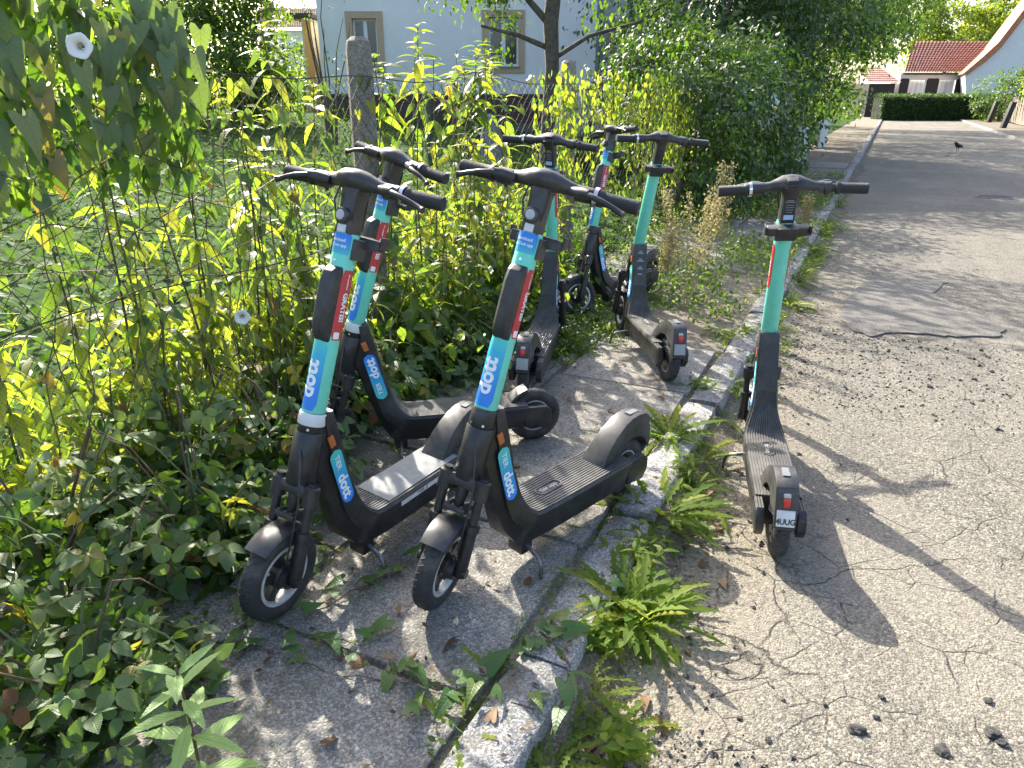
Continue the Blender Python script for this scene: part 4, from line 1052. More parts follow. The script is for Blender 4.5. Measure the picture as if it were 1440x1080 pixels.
    # wheels
    def tyre(x, r, hw):
        prof = [(hw * c, r - .050 * (1 - s_)) for c, s_ in ((-.62, .0), (-.95, .35), (-1, .6), (-.82, .86), (-.45, .985), (0, 1.0), (.45, .985), (.82, .86), (1, .6), (.95, .35), (.62, .0))]
        mb = MB(); mb.lathe(prof, (x, 0, r), 'y', 48, closed=True)
        # tread grooves standing as fine ribs
        for k in range(40):
            a = 2 * math.pi * k / 40
            for sgn in (-1, 1):
                p = []
                for q, rr_ in ((.12, .0004), (.45, -.0002), (.75, -.0055)):
                    aa = a + .12 * q * sgn
                    p.append(Vector((x + (r + rr_) * math.cos(aa), sgn * hw * q, r + (r + rr_) * math.sin(aa))))
                mb.tube(p, .0016, 4)
        return mb.mesh('tyre', M['rubber'], 40)
    MESH['f_tyre'] = tyre(0, RF, .029)
    MESH['r_tyre'] = tyre(XR, RR, .029)
    def rim(x, r, ro, ri, hw, mat):
        mb = MB(); mb.lathe([(-hw, ro), (-hw, ri + .004), (-hw * .6, ri), (hw * .6, ri), (hw, ri + .004), (hw, ro)], (x, 0, r), 'y', 40, closed=True)
        return mb.mesh('rim', M[mat], 35)
    MESH['f_rim'] = rim(0, RF, .0925, .079, .0225, 'silver')
    MESH['r_rim'] = rim(XR, RR, .0725, .062, .020, 'silver')
    mb = MB()
    for k in range(5):
        a = 2 * math.pi * k / 5 + .3
        d = Vector((math.cos(a), 0, math.sin(a))); e = Vector((-d.z, 0, d.x)); c = Vector((0, 0, RF)); yv = Vector((0, 1, 0))
        r = []
        for q, w, h in ((.030, .019, .013), (.060, .013, .010), (.081, .019, .012)):
            r.append([c + d * q + e * w + yv * h, c + d * q - e * w + yv * h, c + d * q - e * w - yv * h, c + d * q + e * w - yv * h])
        mb.loft(r)
    MESH['f_spokes'] = mb.mesh('spokes', M['metal'], 40, .002)
    mb = MB(); mb.lathe([(-.036, .010), (-.036, .028), (-.024, .040), (.022, .040), (.026, .034), (.046, .031), (.048, .010)], (0, 0, RF), 'y', 28)
    MESH['f_hub'] = mb.mesh('hub', M['metal'], 40)
    mb = MB(); mb.lathe([(-.0225, .010), (-.0225, .055), (-.019, .0625), (.019, .0625), (.0225, .055), (.0225, .010)], (XR, 0, RR), 'y', 36)
    for k in range(5):
        a = 2 * math.pi * k / 5 + .6
        c = Vector((XR + .043 * math.cos(a), 0, RR + .043 * math.sin(a)))
        mb.tube([c + Vector((0, -.026, 0)), c + Vector((0, .026, 0))], .006, 8)
    MESH['r_hub'] = mb.mesh('hub_disc', M['metal'], 40)
    mb = MB(); mb.tube([(XR, -.075, RR), (XR, .075, RR)], .009, 12)
    MESH['axle'] = mb.mesh('axle', M['metal'], 40)
    # fork
    mb = MB()
    zc = .405
    off = (Vector((0, 0, RF)) - ax(RF)).dot(F)
    for s in (-1, 1):
        a = Vector((0, s * .058, RF)); 
        def lp(h): return a + U * h
        mb.tube([lp(-.018), lp(.0), lp(.02), lp(.13), lp(.132), lp(.15)], [.012, .019, .0205, .0195, .0235, .0225], 16)
        mb.tube([lp(.15), lp(.245)], .0135, 14)
        mb.tube([lp(.225), lp(.228), lp(.282), lp(.287)], [.016, .0225, .0225, .018], 16)
        mb.tube([lp(.287), lp(.294)], .014, 12)
        mb.tube([a + Vector((0, -.006 * s, 0)), a + Vector((0, .022 * s, 0))], [.017, .015], 14)
    MESH['fork_leg'] = mb.mesh('fork_legs', M['metal'], 40)
    mb = MB(); r = []
    for y, hf, zz in ((-.070, .018, -.006), (-.05, .021, 0), (-.03, .026, .006), (0, .030, .010), (.03, .026, .006), (.05, .021, 0), (.070, .018, -.006)):
        c = axp(.382, off * .7, y) + U * zz
        r.append([c - F * hf - U * .018, c + F * hf - U * .018, c + F * hf * .9 + U * .018, c - F * hf + U * .018])
    mb.loft(r)
    mb.tube([axp(.30, off, 0), axp(.38, off * .6, 0)], [.013, .022], 12)
    MESH['fork_crown'] = mb.mesh('fork_crown', M['metal'], 40, .005)
    # front mudguard
    mb = MB(); rings = []
    for k, a in enumerate(np.linspace(R(56), R(120), 16)):
        w = .040 + .004 * math.sin(k / 15 * math.pi)
        c = Vector((0, 0, RF)); d = Vector((math.cos(a), 0, math.sin(a))); ro = RF + .021; ri = RF + .016
        prof = [(-w, ro - .026), (-w * .95, ro - .006), (-w * .7, ro), (w * .7, ro), (w * .95, ro - .006), (w, ro - .026), (w - .003, ri - .022), (w * .66, ri), (-w * .66, ri), (-w + .003, ri - .022)]
        rings.append([c + d * q + Vector((0, y, 0)) for y, q in prof])
    mb.loft(rings)
    MESH['mudguard'] = mb.mesh('front_mudguard', M['black'], 40)
    mb = MB()
    for y in (-.022, .022):
        mb.tube([axp(.32, off + .03, y), axp(.32, off - .03, y)], .006, 8)
    mb.loft([[axp(z, off - .035, -.034), axp(z, off + .03, -.034), axp(z, off + .03, .034), axp(z, off - .035, .034)] for z in (.302, .318)])
    MESH['guard_bracket'] = mb.mesh('guard_bracket', M['black'], 40, .003)
    # head tube, collar
    def seg(z0, z1, r0, r1, mat, nm, n=28, sy=1.0, extra=()):
        mb = MB(); z = [z0, z0 + .003, z1 - .003, z1]
        mb.tube([ax(q) for q in z], [r0 * .95, r0, r1, r1 * .95], n, sy)
        for e in extra: mb.tube(*e)
        return mb.mesh(nm, M[mat], 40)
    MESH['head_tube'] = seg(.395, .545, .0425, .041, 'metal', 'head_tube')
    MESH['collar'] = seg(.545, .598, .0385, .0375, 'metal', 'collar')
    MESH['collar_white'] = seg(.563, .598, .0393, .0383, 'whiteband', 'collar_tape')
    for y, a in ((1, .5), (-1, -.5)):
        mb = MB(); d = F * math.cos(a) + Vector((0, math.sin(a), 0)); mb.tube([ax(.555) + d * .036, ax(.555) + d * .0405], .004, 8)
        MESH['collar_bolt%d' % y] = mb.mesh('bolt', M['chrome'], 40)
    MESH['stem'] = seg(.598, 1.076, .0335, .0322, 'teal', 'stem_tube', 40)
    MESH['sticker'] = stem_patch(.606, .798, R(-64), R(44), .0340, 16, .008).mesh('gradient_sticker', M['grad'], 40)
    MESH['sticker_text'] = on_stem(text_geo('dott', .062, .0022, .98), .69, R(-14), .0344).mesh('sticker_lettering', M['white'], 40, fix=False)
    MESH['top_sticker'] = stem_patch(1.022, 1.074, R(-75), R(60), .0328, 14, .003).mesh('top_sticker', M['grad_top'], 40)
    def horiz(txt, size, z, phi, r, off=0.0):
        vs_, fs_ = text_geo(txt, size, off)
        return [ax(z) + U * y + F * (r * math.cos(phi + x / r)) + Vector((0, r * math.sin(phi + x / r), 0)) for x, y, _ in vs_], fs_
    mb = MB(); mb.add(*horiz('Download', .0125, 1.057, R(-12), .0332, .0002)); mb.add(*horiz('the Dott app', .0115, 1.043, R(-10), .0332, .0002))
    MESH['top_text'] = mb.mesh('top_lettering', M['white'], fix=False)
    mb = MB(); mb.tube([ax(1.005) + F * .030 , ax(1.005) + F * .0348], .0042, 10)
    MESH['bolt'] = mb.mesh('bolt', M['chrome'], 40)
    for s, nm in ((1, 'l'), (-1, 'r')):
        p0, p1 = (R(48), R(126)) if s > 0 else (R(-126), R(-48))
        MESH['red_' + nm] = stem_patch(.80, .985, p0, p1, .0335, 10, .006).mesh('red_sticker', M['red'], 40)
        mb = on_stem(text_geo('GRATIS!', .0225, .0009), .888, s * R(84), .0340, updir=False)
        MESH['redtext_' + nm] = mb.mesh('red_sticker_lettering', M['white'], fix=False)
        mb = on_stem(text_geo('W weekend', .0085, .0002), .955, s * R(84), .0340, updir=False)
        MESH['redsmall_' + nm] = mb.mesh('small_lettering', M['white'], fix=False); mb = MB()
        for q in ((.804, .822, R(60), R(92)),):
            a0, a1 = sorted((s * q[2], s * q[3]))
            m3 = stem_patch(q[0], q[1], a0, a1, .0338, 6, .002); mb.add(m3.v, m3.f)
        MESH['redicon_' + nm] = mb.mesh('icon', M['white'], fix=False)
    # lock module in front of the stem
    mb = MB(); r = []
    for z, f, w in ((.792, .030, .022), (.797, .038, .024), (.812, .052, .025), (.835, .060, .025), (.945, .062, .025), (.975, .054, .025), (.985, .042, .024), (.990, .033, .022)):
        r.append([axp(z, .015, -w), axp(z, f * .8, -w), axp(z, f, -w * .55), axp(z, f, w * .55), axp(z, f * .8, w), axp(z, .015, w)])
    MESH['module'] = mb.loft(r).mesh('lock_module', M['black'], 40, .003)
    # black upper stem
    mb = MB(); r = []
    for z, hf, hw in ((1.072, .028, .028), (1.085, .030, .029), (1.15, .030, .027), (1.19, .034, .030)):
        c = ax(z)
        ring = []
        for k in range(16):
            a = 2 * math.pi * k / 16; ca, sa = math.cos(a), math.sin(a)
            q = 1 / (abs(ca) ** 4 + abs(sa) ** 4) ** .25
            ring.append(c + F * (hf * q * ca) + Vector((0, hw * q * sa, 0)))
        r.append(ring)
    MESH['upper'] = mb.loft(r).mesh('upper_stem', M['black'], 45)
    mb = MB()
    mb.loft([[axp(z, -.0315, -.021), axp(z, -.0335, -.021), axp(z, -.0335, .021), axp(z, -.0315, .021)] for z in (1.088, 1.168)])
    MESH['rear_label'] = mb.mesh('rear_label', M['darkprint'])
    mb = MB(); mb.loft([[axp(z, -.0332, -.017), axp(z, -.0342, -.017), axp(z, -.0342, .017), axp(z, -.0332, .017)] for z in (1.092, 1.110)])
    MESH['label_patch'] = mb.mesh('label_patch', M['paleblue'])
    mb = MB()
    for j, (z, w) in enumerate(((1.163, .012), (1.157, .017), (1.146, .014), (1.137, .015), (1.128, .013), (1.119, .010))):
        for k in range(5 if j > 1 else 7):
            y = -w + 2 * w * k / (5 if j > 1 else 7)
            mb.loft([[axp(zz, -.0334, y), axp(zz, -.0341, y), axp(zz, -.0341, y + w * .24), axp(zz, -.0334, y + w * .24)] for zz in (z, z + .0026)])
    MESH['label_text'] = mb.mesh('label_lettering', M['greyprint'], fix=False)
    # headlight
    mb = MB(); c = axp(1.118, .026)
    mb.tube([c, c + F * .018, c + F * .022], [.020, .0205, .017], 20)
    MESH['headlight'] = mb.mesh('headlight', M['black'], 40)
    mb = MB(); mb.tube([c + F * .015, c + F * .0225, c + F * .0245], [.0145, .0135, .006], 18)
    MESH['headlight_lens'] = mb.mesh('lens', M['clearlens'], 50)
    mb = MB(); mb.loft([[axp(z, .026, -.013), axp(z, .034, -.013), axp(z, .034, .013), axp(z, .026, .013)] for z in (1.076, 1.096)])
    MESH['front_reflector'] = mb.mesh('front_reflector', M['whiteband'], 40, .002)
    # handlebar
    zb = 1.202
    mb = MB(); r = []
    for y, hf, hz, ff, zz in ((-.150, .0155, .0155, -.010, -.004), (-.12, .016, .016, -.008, -.002), (-.075, .020, .018, -.003, .002), (-.050, .028, .022, .004, .006), (-.03, .042, .027, .008, .008), (0, .046, .029, .010, .009),
                             (.03, .042, .027, .008, .008), (.050, .028, .022, .004, .006), (.075, .020, .018, -.003, .002), (.12, .016, .016, -.008, -.002), (.150, .0155, .0155, -.010, -.004)):
        c = axp(zb, ff, y) + U * zz
        r.append([c + F * (hf * math.cos(a)) + U * (hz * (1 if math.sin(a) > 0 else 1.0) * math.sin(a)) for a in np.linspace(0, 2 * math.pi, 17)[:-1]])
    mb.loft(r)
    MESH['bar'] = mb.mesh('handlebar', M['black'], 50)
    mb = MB()
    c = axp(zb, -.004, 0) + U * .034
    mb.loft([[c + F * a + Vector((0, b, 0)) + U * h for a, b in ((-.030, -.018), (.012, -.022), (.012, .022), (-.030, .018))] for h in (-.012, .002)])
    mb.loft([[axp(1.178, -.036, -.024), axp(1.178, -.028, -.026), axp(1.178, -.028, .026), axp(1.178, -.036, .024)],
             [axp(1.214, -.044, -.026), axp(1.214, -.026, -.028), axp(1.214, -.026, .028), axp(1.214, -.044, .026)]])
    MESH['display'] = mb.mesh('display', M['black'], 40, .003)
    for s, nm in ((1, 'l'), (-1, 'r')):
        def gp(y, f=0.0, u=0.0): return axp(zb, -.010 - .10 * max(0, y - .14) + f, s * y) + U * (-.004 + u)
        mb = MB()
        ys = [.1515, .152, .163, .166, .258, .2585]
        rs = [.017, .0225, .0225, .0190, .0185, .015]
        n_ = 26
        for k in range(n_):
            pass
        mb.tube([gp(y) for y in ys], rs, 20)
        for k in range(22):
            y = .168 + k * .0040
            mb.tube([gp(y), gp(y + .0008), gp(y + .0020), gp(y + .0028)], [.0186, .0195, .0195, .0186], 16, cap=False)
        MESH['grip_' + nm] = mb.mesh('grip', M['grip'], 50)
        # brake lever with its clamp
        mb = MB()
        mb.tube([gp(.092, .006), gp(.136, .006)], [.022, .0215], 14)
        mb.tube([gp(.082, .022), gp(.118, .036), gp(.138, .046)], [.012, .016, .012], 10)
        MESH['lever_clamp_' + nm] = mb.mesh('lever_clamp', M['black'], 45)
        mb = MB()
        pts = [gp(.122, .040), gp(.145, .054, -.004), gp(.175, .060, -.010), gp(.205, .058, -.018), gp(.228, .056, -.026), gp(.240, .060, -.030)]
        mb.tube(pts, [.0085, .0085, .0075, .007, .0075, .009], 10)
        MESH['lever_' + nm] = mb.mesh('brake_lever', M['metal'], 50)
        mb = MB(); mb.tube([gp(.242), gp(.2422), gp(.2424)], [.0, .0, .0], 4)
        mb = MB(); mb.tube([gp(.1390), gp(.1395), gp(.1505), gp(.151)], [.018, .0268, .0268, .018], 22)
        MESH['ring_' + nm] = mb.mesh('bell_ring', M['chrome'], 40)
        mb = MB(); mb.tube([gp(.112), gp(.113), gp(.130), gp(.131)], [.019, .0225, .0225, .019], 18); mb.tube([gp(.120, -.01, -.012), gp(.120, -.022, -.026)], [.008, .005], 8)
        MESH['throttle_' + nm] = mb.mesh('thumb_throttle', M['black'], 40)
    # phone holder
    mb = MB(); r = []
    c0 = axp(1.060, -.040)
    def hp(y, f, u): return c0 + F * f + U * u + Vector((0, y, 0))
    for y, hf, hu in ((-.078, .014, .010), (-.072, .018, .015), (-.03, .020, .016), (.03, .020, .016), (.072, .018, .015), (.078, .014, .010)):
        r.append([hp(y, -hf - .012, -hu), hp(y, hf - .012, -hu), hp(y, hf - .012, hu), hp(y, -hf - .012, hu)])
    mb.loft(r)
    MESH['holder'] = mb.mesh('phone_holder', M['black'], 40, .004)
    mb = MB()
    mb.loft([[hp(-.036, -.042, u), hp(-.036, -.03, u), hp(.036, -.03, u), hp(.036, -.042, u)] for u in (-.014, .018)])
    for s in (-1, 1):
        mb.loft([[hp(s * .076, -.040, u), hp(s * .076, -.004, u), hp(s * .083, -.004, u), hp(s * .083, -.040, u)] for u in (-.008, .026)])
    MESH['holder_clamp'] = mb.mesh('holder_clamp', M['black'], 40, .003)
    mb = MB()
    mb.loft([[axp(z, .012, -.039), axp(z, -.042, -.039), axp(z, -.042, .039), axp(z, .012, .039)] for z in (1.012, 1.066)])
    MESH['holder_bracket'] = mb.mesh('holder_bracket', M['black'], 40, .004)
    # kickstand on the left
    mb = MB(); mb.tube([(-.30, .035, .095), (-.30, .075, .086), (-.292, .125, .075), (-.290, .138, .066), (-.288, .144, .05), (-.285, .152, .002)], [.008, .008, .007, .0068, .0065, .0062], 10)
    MESH['kickstand'] = mb.mesh('kickstand', M['steel'], 50)
    mb = MB(); mb.box(-.325, -.275, .01, .072, .060, .11)
    MESH['stand_mount'] = mb.mesh('stand_mount', M['metal'], 40, .006)
    # cable
    mb = MB(); mb.tube([axp(1.19, .03, .03), axp(1.15, .038, .034), axp(1.11, .028, .026)], .0028, 6)
    MESH['cable_a'] = mb.mesh('cable', M['metal'], 50); mb = MB()
    mb.tube([axp(.50, .042, .012), axp(.46, .052, .03), axp(.36, .055, .05), Vector((.02, .052, .22)), Vector((.005, .05, RF + .03))], .0028, 6)
    MESH['cable_b'] = mb.mesh('cable', M['metal'], 50); mb = MB()
    mb.tube([axp(1.19, .03, -.03), axp(1.15, .038, -.034), axp(1.11, .028, -.026)], .0028, 6)
    MESH['cable_c'] = mb.mesh('cable', M['metal'], 50)
    # stickers and reflectors on the neck's sides
    def neckpt(a, b, y):                          # a: along the neck downwards from its pill centre; b: towards the rear
        d = Vector((-.0225, 0, -.09)).normalized(); e = Vector((d.z, 0, -d.x))
        if e.x > 0: e = -e
        return Vector((-.215, 0, .378)) + d * a + e * b + Vector((0, y, 0))
    def side_y(z): return float(np.interp(z, [p[1] for p in T][::-1], H[::-1])) + .0006
    def pillmesh(mat, s):
        mb = MB(); L, r = .098, .0235; ring = []
        for k in range(24):
            a = 2 * math.pi * k / 24
            q = (L - r) * (1 if math.cos(a) > 0 else -1) + r * math.cos(a)
            p = neckpt(q, r * math.sin(a), 0); ring.append(p + Vector((0, s * (side_y(p.z) + .0012), 0)))
        cen = []
        for q in np.linspace(-(L - r), L - r, 12):
            p = neckpt(float(q), 0, 0); cen.append(p + Vector((0, s * (side_y(p.z) + .0012), 0)))
        rings2 = []
        for q in np.linspace(-L, L, 30):
            w_ = r if abs(q) < L - r else math.sqrt(max(1e-9, r * r - (abs(q) - L + r) ** 2))
            rw = []
            for b_ in (-1, -.5, 0, .5, 1):
                p = neckpt(float(q), w_ * b_, 0); rw.append(p + Vector((0, s * (side_y(p.z) + .0012), 0)))
            rings2.append(rw)
        mb.loft(rings2, cap=False, closed=False)
        return mb.mesh('pill_sticker', M[mat], fix=False)
    def pilltext(s, flip):
        mb = MB()
        for txt, size, c, off in (('dott', .050, .036, .0017), ('TIER', .026, -.052, .0003)):
            vs_, fs_ = text_geo(txt, size, off)
            out = []
            for x, y, _ in vs_:
                k = -1 if flip else 1
                ss = s if not flip else s
                p = neckpt(k * (c + x), k * s * y, 0)
                out.append(p + Vector((0, s * (side_y(p.z) + .0018), 0)))
            mb.add(out, fs_)
        return mb.mesh('pill_lettering', M['white'], fix=False)
    for s, nm in ((1, 'l'), (-1, 'r')):
        for fl in (False, True):
            MESH['pill_%s%d' % (nm, fl)] = pillmesh('pill_flip' if fl else 'pill', s)
            MESH['pilltext_%s%d' % (nm, fl)] = pilltext(s, fl)
        mb = MB(); r = []
        pts = [neckpt(-.152, -.012, 0), neckpt(-.152, .009, 0), neckpt(-.114, .011, 0), neckpt(-.114, -.010, 0)]
        mb.add([p + Vector((0, s * (side_y(p.z) - .002), 0)) for p in pts] + [p + Vector((0, s * (side_y(p.z) + .004), 0)) for p in pts],
               [(0, 1, 2, 3), (7, 6, 5, 4), (0, 4, 5, 1), (1, 5, 6, 2), (2, 6, 7, 3), (3, 7, 4, 0)])
        MESH['reflector_' + nm] = mb.mesh('side_reflector', M['orange'], 40, .0015)
        mb = MB(); mb.add([(-.44, s * .0862, .168), (-.76, s * .0862, .168), (-.76, s * .0862, .186), (-.44, s * .0862, .186)], [(0, 1, 2, 3)])
        MESH['strip_' + nm] = mb.mesh('side_strip', M['whiteband'], fix=False)
        vs_, fs_ = text_geo('TIER E', .018, .0003, 1.2)
        MESH['striptext_' + nm] = MB().add([(-.55 + x * -s, s * .0868, .177 + y) for x, y, _ in vs_], fs_).mesh('side_lettering', M['darkprint'], fix=False)
        mb = MB(); ring = []
        for k in range(20):
            a = 2 * math.pi * k / 20; ring.append((-.52 + .05 * (1 if math.cos(a) > 0 else -1) + .013 * math.cos(a), s * .0838, .135 + .013 * math.sin(a)))
        mb.add(ring, [tuple(range(20))])
        MESH['oval_' + nm] = mb.mesh('side_reflective_strip', M['whiteband'], fix=False)
    # emblem on the deck
    mb = MB()
    for q in (0, 1):
        rings = []
        for rr_, hz in ((1.0, .2005), (1.0, .2025), (.8, .2025), (.8, .2005)):
            rings.append([( -.47 + (.036 * (1 if math.cos(a) > 0 else -1) + .022 * math.cos(a)) * (1 if rr_ == 1 else .93), .022 * math.sin(a) * rr_, hz) for a in np.linspace(0, 2 * math.pi, 25)[:-1]])
        if q == 0: mb.loft(rings, cap=False)
    MESH['emblem'] = mb.mesh('deck_emblem', M['mat'], 40)
    vs_, fs_ = text_geo('tier.app', .026, .0005)
    MESH['emblem_text'] = MB().add([(-.47 - x, -y, .2016) for x, y, _ in vs_], fs_).mesh('deck_lettering', M['greyprint'], fix=False)
    mb = MB()
    for k in range(70):
        x = random.choice((-.42, -.50, -.62, -.70)) + random.gauss(0, .022); j = random.randint(0, 14); w = 2 * .079 / 15; y = -.079 + w * (j + .25); l = random.uniform(.008, .03)
        mb.add([(x, y, .1995), (x - l, y, .1995), (x - l, y + w * .45, .1995), (x, y + w * .45, .1995)], [(0, 1, 2, 3)])
    MESH['wear'] = mb.mesh('worn_specks', M['whiteband'], fix=False)
    # instruction sheet on the neck's back
    mb = MB(); rows = [(.555, .3), (.545, .6), (.510, .3), (.500, .7), (.465, .3), (.455, .6), (.425, .5)]
    for z, wd in rows:
        i = np.interp(z, [p[1] for p in T][::-1], range(len(T))[::-1])
        def bx(zz): return float(np.interp(zz, [p[1] for p in T][::-1], [p[0] for p in T][::-1]))
        w = .028 * wd
        mb.add([(bx(z) - .0016, -w, z), (bx(z) - .0016, w, z), (bx(z + .006) - .0016, w, z + .006), (bx(z + .006) - .0016, -w, z + .006)], [(0, 1, 2, 3)])
    MESH['neck_text'] = mb.mesh('instruction_lettering', M['greyprint'], fix=False)
make_scooter_meshes()

REAR = {'rail_l', 'rail_r', 'fender', 'low_fender', 'tail_light', 'tail_clear', 'plate', 'plate_dark', 'axle'}
def scooter(label, x, y, z, yaw, roll, steer, rear='fender', band=False, stickers=True, flip=False, deck='ridged', strip=None, plate='dark', necktext=False, ring='l', labelback=True):
    root = link('electric_scooter', None)
    root.location = (x, y, z); root.rotation_euler = (R(roll), 0, R(yaw)); root.empty_display_size = .1
    tag(root, label, 'scooter', 'rental scooters parked along the fence')
    SM = Matrix.Translation(ax(.4)) @ Matrix.Rotation(R(steer), 4, U) @ Matrix.Translation(-ax(.4))
    def part(key, name=None, steered=True, parent=None):
        me = MESH[key]
        o = link(name or me.name.split('.')[0], me, parent or root)
        if steered and parent is None: o.matrix_basis = SM
        if parent is None and key in REAR: o.matrix_basis = Matrix.Translation((-.024, 0, 0))
        return o
    dk = part('deck', 'deck', False)
    part('neck_plate_l', 'neck_plate', False, dk); part('neck_plate_r', 'neck_plate', False, dk)
    if deck == 'ridged':
        part('emblem', None, False, dk); part('emblem_text', None, False, dk)
    m = part('deck_mat', 'deck_mat', False)
    if deck == 'worn': stuff(part('wear', None, False, m))
    if deck == 'grey': part('grey_sheet', None, False, m)
    for s in 'lr':
        rl = part('rail_' + s, 'rear_rail', False)
        if rear == 'fender': part('railmat_' + s, 'rail_ridge', False, rl)
    if rear == 'fender':
        fd = part('fender', 'rear_fender', False)
        part('fender_label', None, False, fd); part('tail_housing', None, False, fd); part('mud_flap', None, False, fd)
        part('tail_light', 'tail_light', False); part('tail_clear', 'tail_reflector', False)
        pl = part('plate' if plate == 'white' else 'plate_dark', 'number_plate', False)
        if plate == 'white': part('plate_text', None, False, pl)
    else:
        part('low_fender', 'rear_fender', False)
    rw = part('axle', 'rear_wheel', False)
    part('r_tyre', 'tyre', False, rw); part('r_rim', 'rim', False, rw); part('r_hub', 'hub_disc', False, rw)
    fw = part('f_hub', 'front_wheel')
    part('f_tyre', 'tyre', True, fw); part('f_rim', 'rim', True, fw); part('f_spokes', 'spokes', True, fw)
    fk = part('fork_crown', 'fork'); part('fork_leg', 'fork_legs', True, fk)
    mg = part('mudguard', 'front_mudguard'); part('guard_bracket', None, True, mg)
    part('head_tube', 'head_tube', False)
    cl = part('collar', 'collar')
    part('collar_bolt1', 'bolt', True, cl); part('collar_bolt-1', 'bolt', True, cl)
    if band: part('collar_white', None, True, cl)
    sm = part('stem', 'stem_tube')
    gs = part('sticker', 'gradient_sticker'); part('sticker_text', 'lettering', True, gs)
    tp = part('top_sticker', 'top_sticker'); part('top_text', 'lettering', True, tp)
    part('bolt', 'bolt', True, sm)
    if stickers:
        for s in 'lr':
            rs = part('red_' + s, 'red_sticker'); part('redtext_' + s, 'lettering', True, rs); part('redsmall_' + s, 'lettering', True, rs); part('redicon_' + s, 'icon', True, rs)
    part('module', 'lock_module')
    up = part('upper', 'upper_stem')
    if labelback:
        rl = part('rear_label', 'rear_label'); part('label_patch', None, True, rl); part('label_text', 'lettering', True, rl)
    hl = part('headlight', 'headlight'); part('headlight_lens', 'lens', True, hl)
    part('front_reflector', 'front_reflector')
    hb = part('bar', 'handlebar'); part('display', 'display', True, hb)
    for s in 'lr':
        part('grip_' + s, 'grip')
        lv = part('lever_' + s, 'brake_lever'); part('lever_clamp_' + s, 'lever_clamp', True, lv)
    part('ring_' + ring, 'bell_ring'); part('throttle_' + ('r' if ring == 'l' else 'l'), 'thumb_throttle')
    ho = part('holder', 'phone_holder'); part('holder_clamp', None, True, ho); part('holder_bracket', None, True, ho)
    ks = part('kickstand', 'kickstand', False); part('stand_mount', None, False, ks)
    for q in 'abc': part('cable_' + q, 'cable')
    for s in 'lr':
        pi = part('pill_%s%d' % (s, flip), 'pill_sticker', False); part('pilltext_%s%d' % (s, flip), 'lettering', False, pi)
        part('reflector_' + s, 'side_reflector', False)
        if strip == 'text':
            sp = part('strip_' + s, 'side_strip', False); part('striptext_' + s, 'lettering', False, sp)
        if strip == 'oval': part('oval_' + s, 'side_strip', False)
    if necktext: part('neck_text', 'instruction_lettering', False)
    return root
K = 1.06
scooter('scooter with white taped stem collar and flat grey deck sheet, front wheel at the brambles', -.644 * K, 1.634 * K, PZ, -122, -5, 5, band=True, deck='grey', strip='text')
scooter('scooter with black collar and ridged deck standing on the bare slabs', -.203 * K, 1.679 * K, PZ, -133.9, -4.1, 20)
scooter('scooter standing crosswise in the brambles, bare rear wheel and white oval on deck side', -.721 * K, 2.516 * K, PZ, 195, -1, 32, rear='open', band=True, flip=True, strip='oval', deck='plain')
scooter('scooter with worn specked deck beside the fence, pointing into the leafy plants', .236 * K, 4.026 * K, PZ, 78.4, 1.0, -11, deck='worn')
scooter('scooter with its front wheel turned to the fence post, farthest into the weeds', .428 * K, 4.54 * K, PZ, -131, .9, -25)
scooter('scooter with plain unlabelled stem and white instructions on its neck, at the pavement edge', .672 * K, 4.236 * K, PZ, 97.6, 3.0, -2, stickers=False, necktext=True, labelback=False)
scooter('scooter standing on the asphalt road with white number plate and red stem stickers', 1.065 * K, 2.86 * K, 0.003, 77.5, -1.8, 2, plate='white')
# ================================================================== PLANTS NEAR THE CAMERA
cz = Vector((0, 0, 1))
def stv(s, t, z): v = st(s, t); return np.array([v.x, v.y, z])
NVn, DVn = np.array(NV), np.array(DV)
def stem_tube(root, pts, r0, r1, name='stem', mat='stem_green', n=5):
    mb = MB(); k = len(pts); mb.tube([tuple(p) for p in pts], list(np.linspace(r0, r1, k)), n)
    return link(name, mb.mesh(name, M[mat], 60, fix=False), root)
# ---- tall leafy plants at the fence
tall_spots = []
for k in range(11): tall_spots.append((random.uniform(-2.75, -1.1), FT - random.uniform(.03, .5), random.uniform(.5, 1.1)))
for k in range(30): tall_spots.append((random.uniform(-1.3, 1.7), FT - random.uniform(.02, .75), random.triangular(.55, 1.5, .85)))
for k in range(24): tall_spots.append((random.uniform(-1.6, 1.0), FT + random.uniform(.03, .30), random.uniform(.45, .92)))
for k in range(12): tall_spots.append((random.uniform(-1.3, 1.5), FT - random.uniform(.02, .4), random.uniform(1.45, 1.78)))
for k in range(11): tall_spots.append((random.uniform(-2.6, -1.2), FT - random.uniform(.05, .6), random.uniform(1.15, 1.6)))
tall_spots += [(-.28, FT - .12, 1.86), (.28, FT - .1, 1.80), (.62, FT - .15, 1.84), (-1.15, FT - .2, 1.82), (-1.75, FT - .3, 1.70), (.45, FT - .3, 1.78), (.05, FT + .08, 1.35), (-.6, FT - .2, 1.66)]
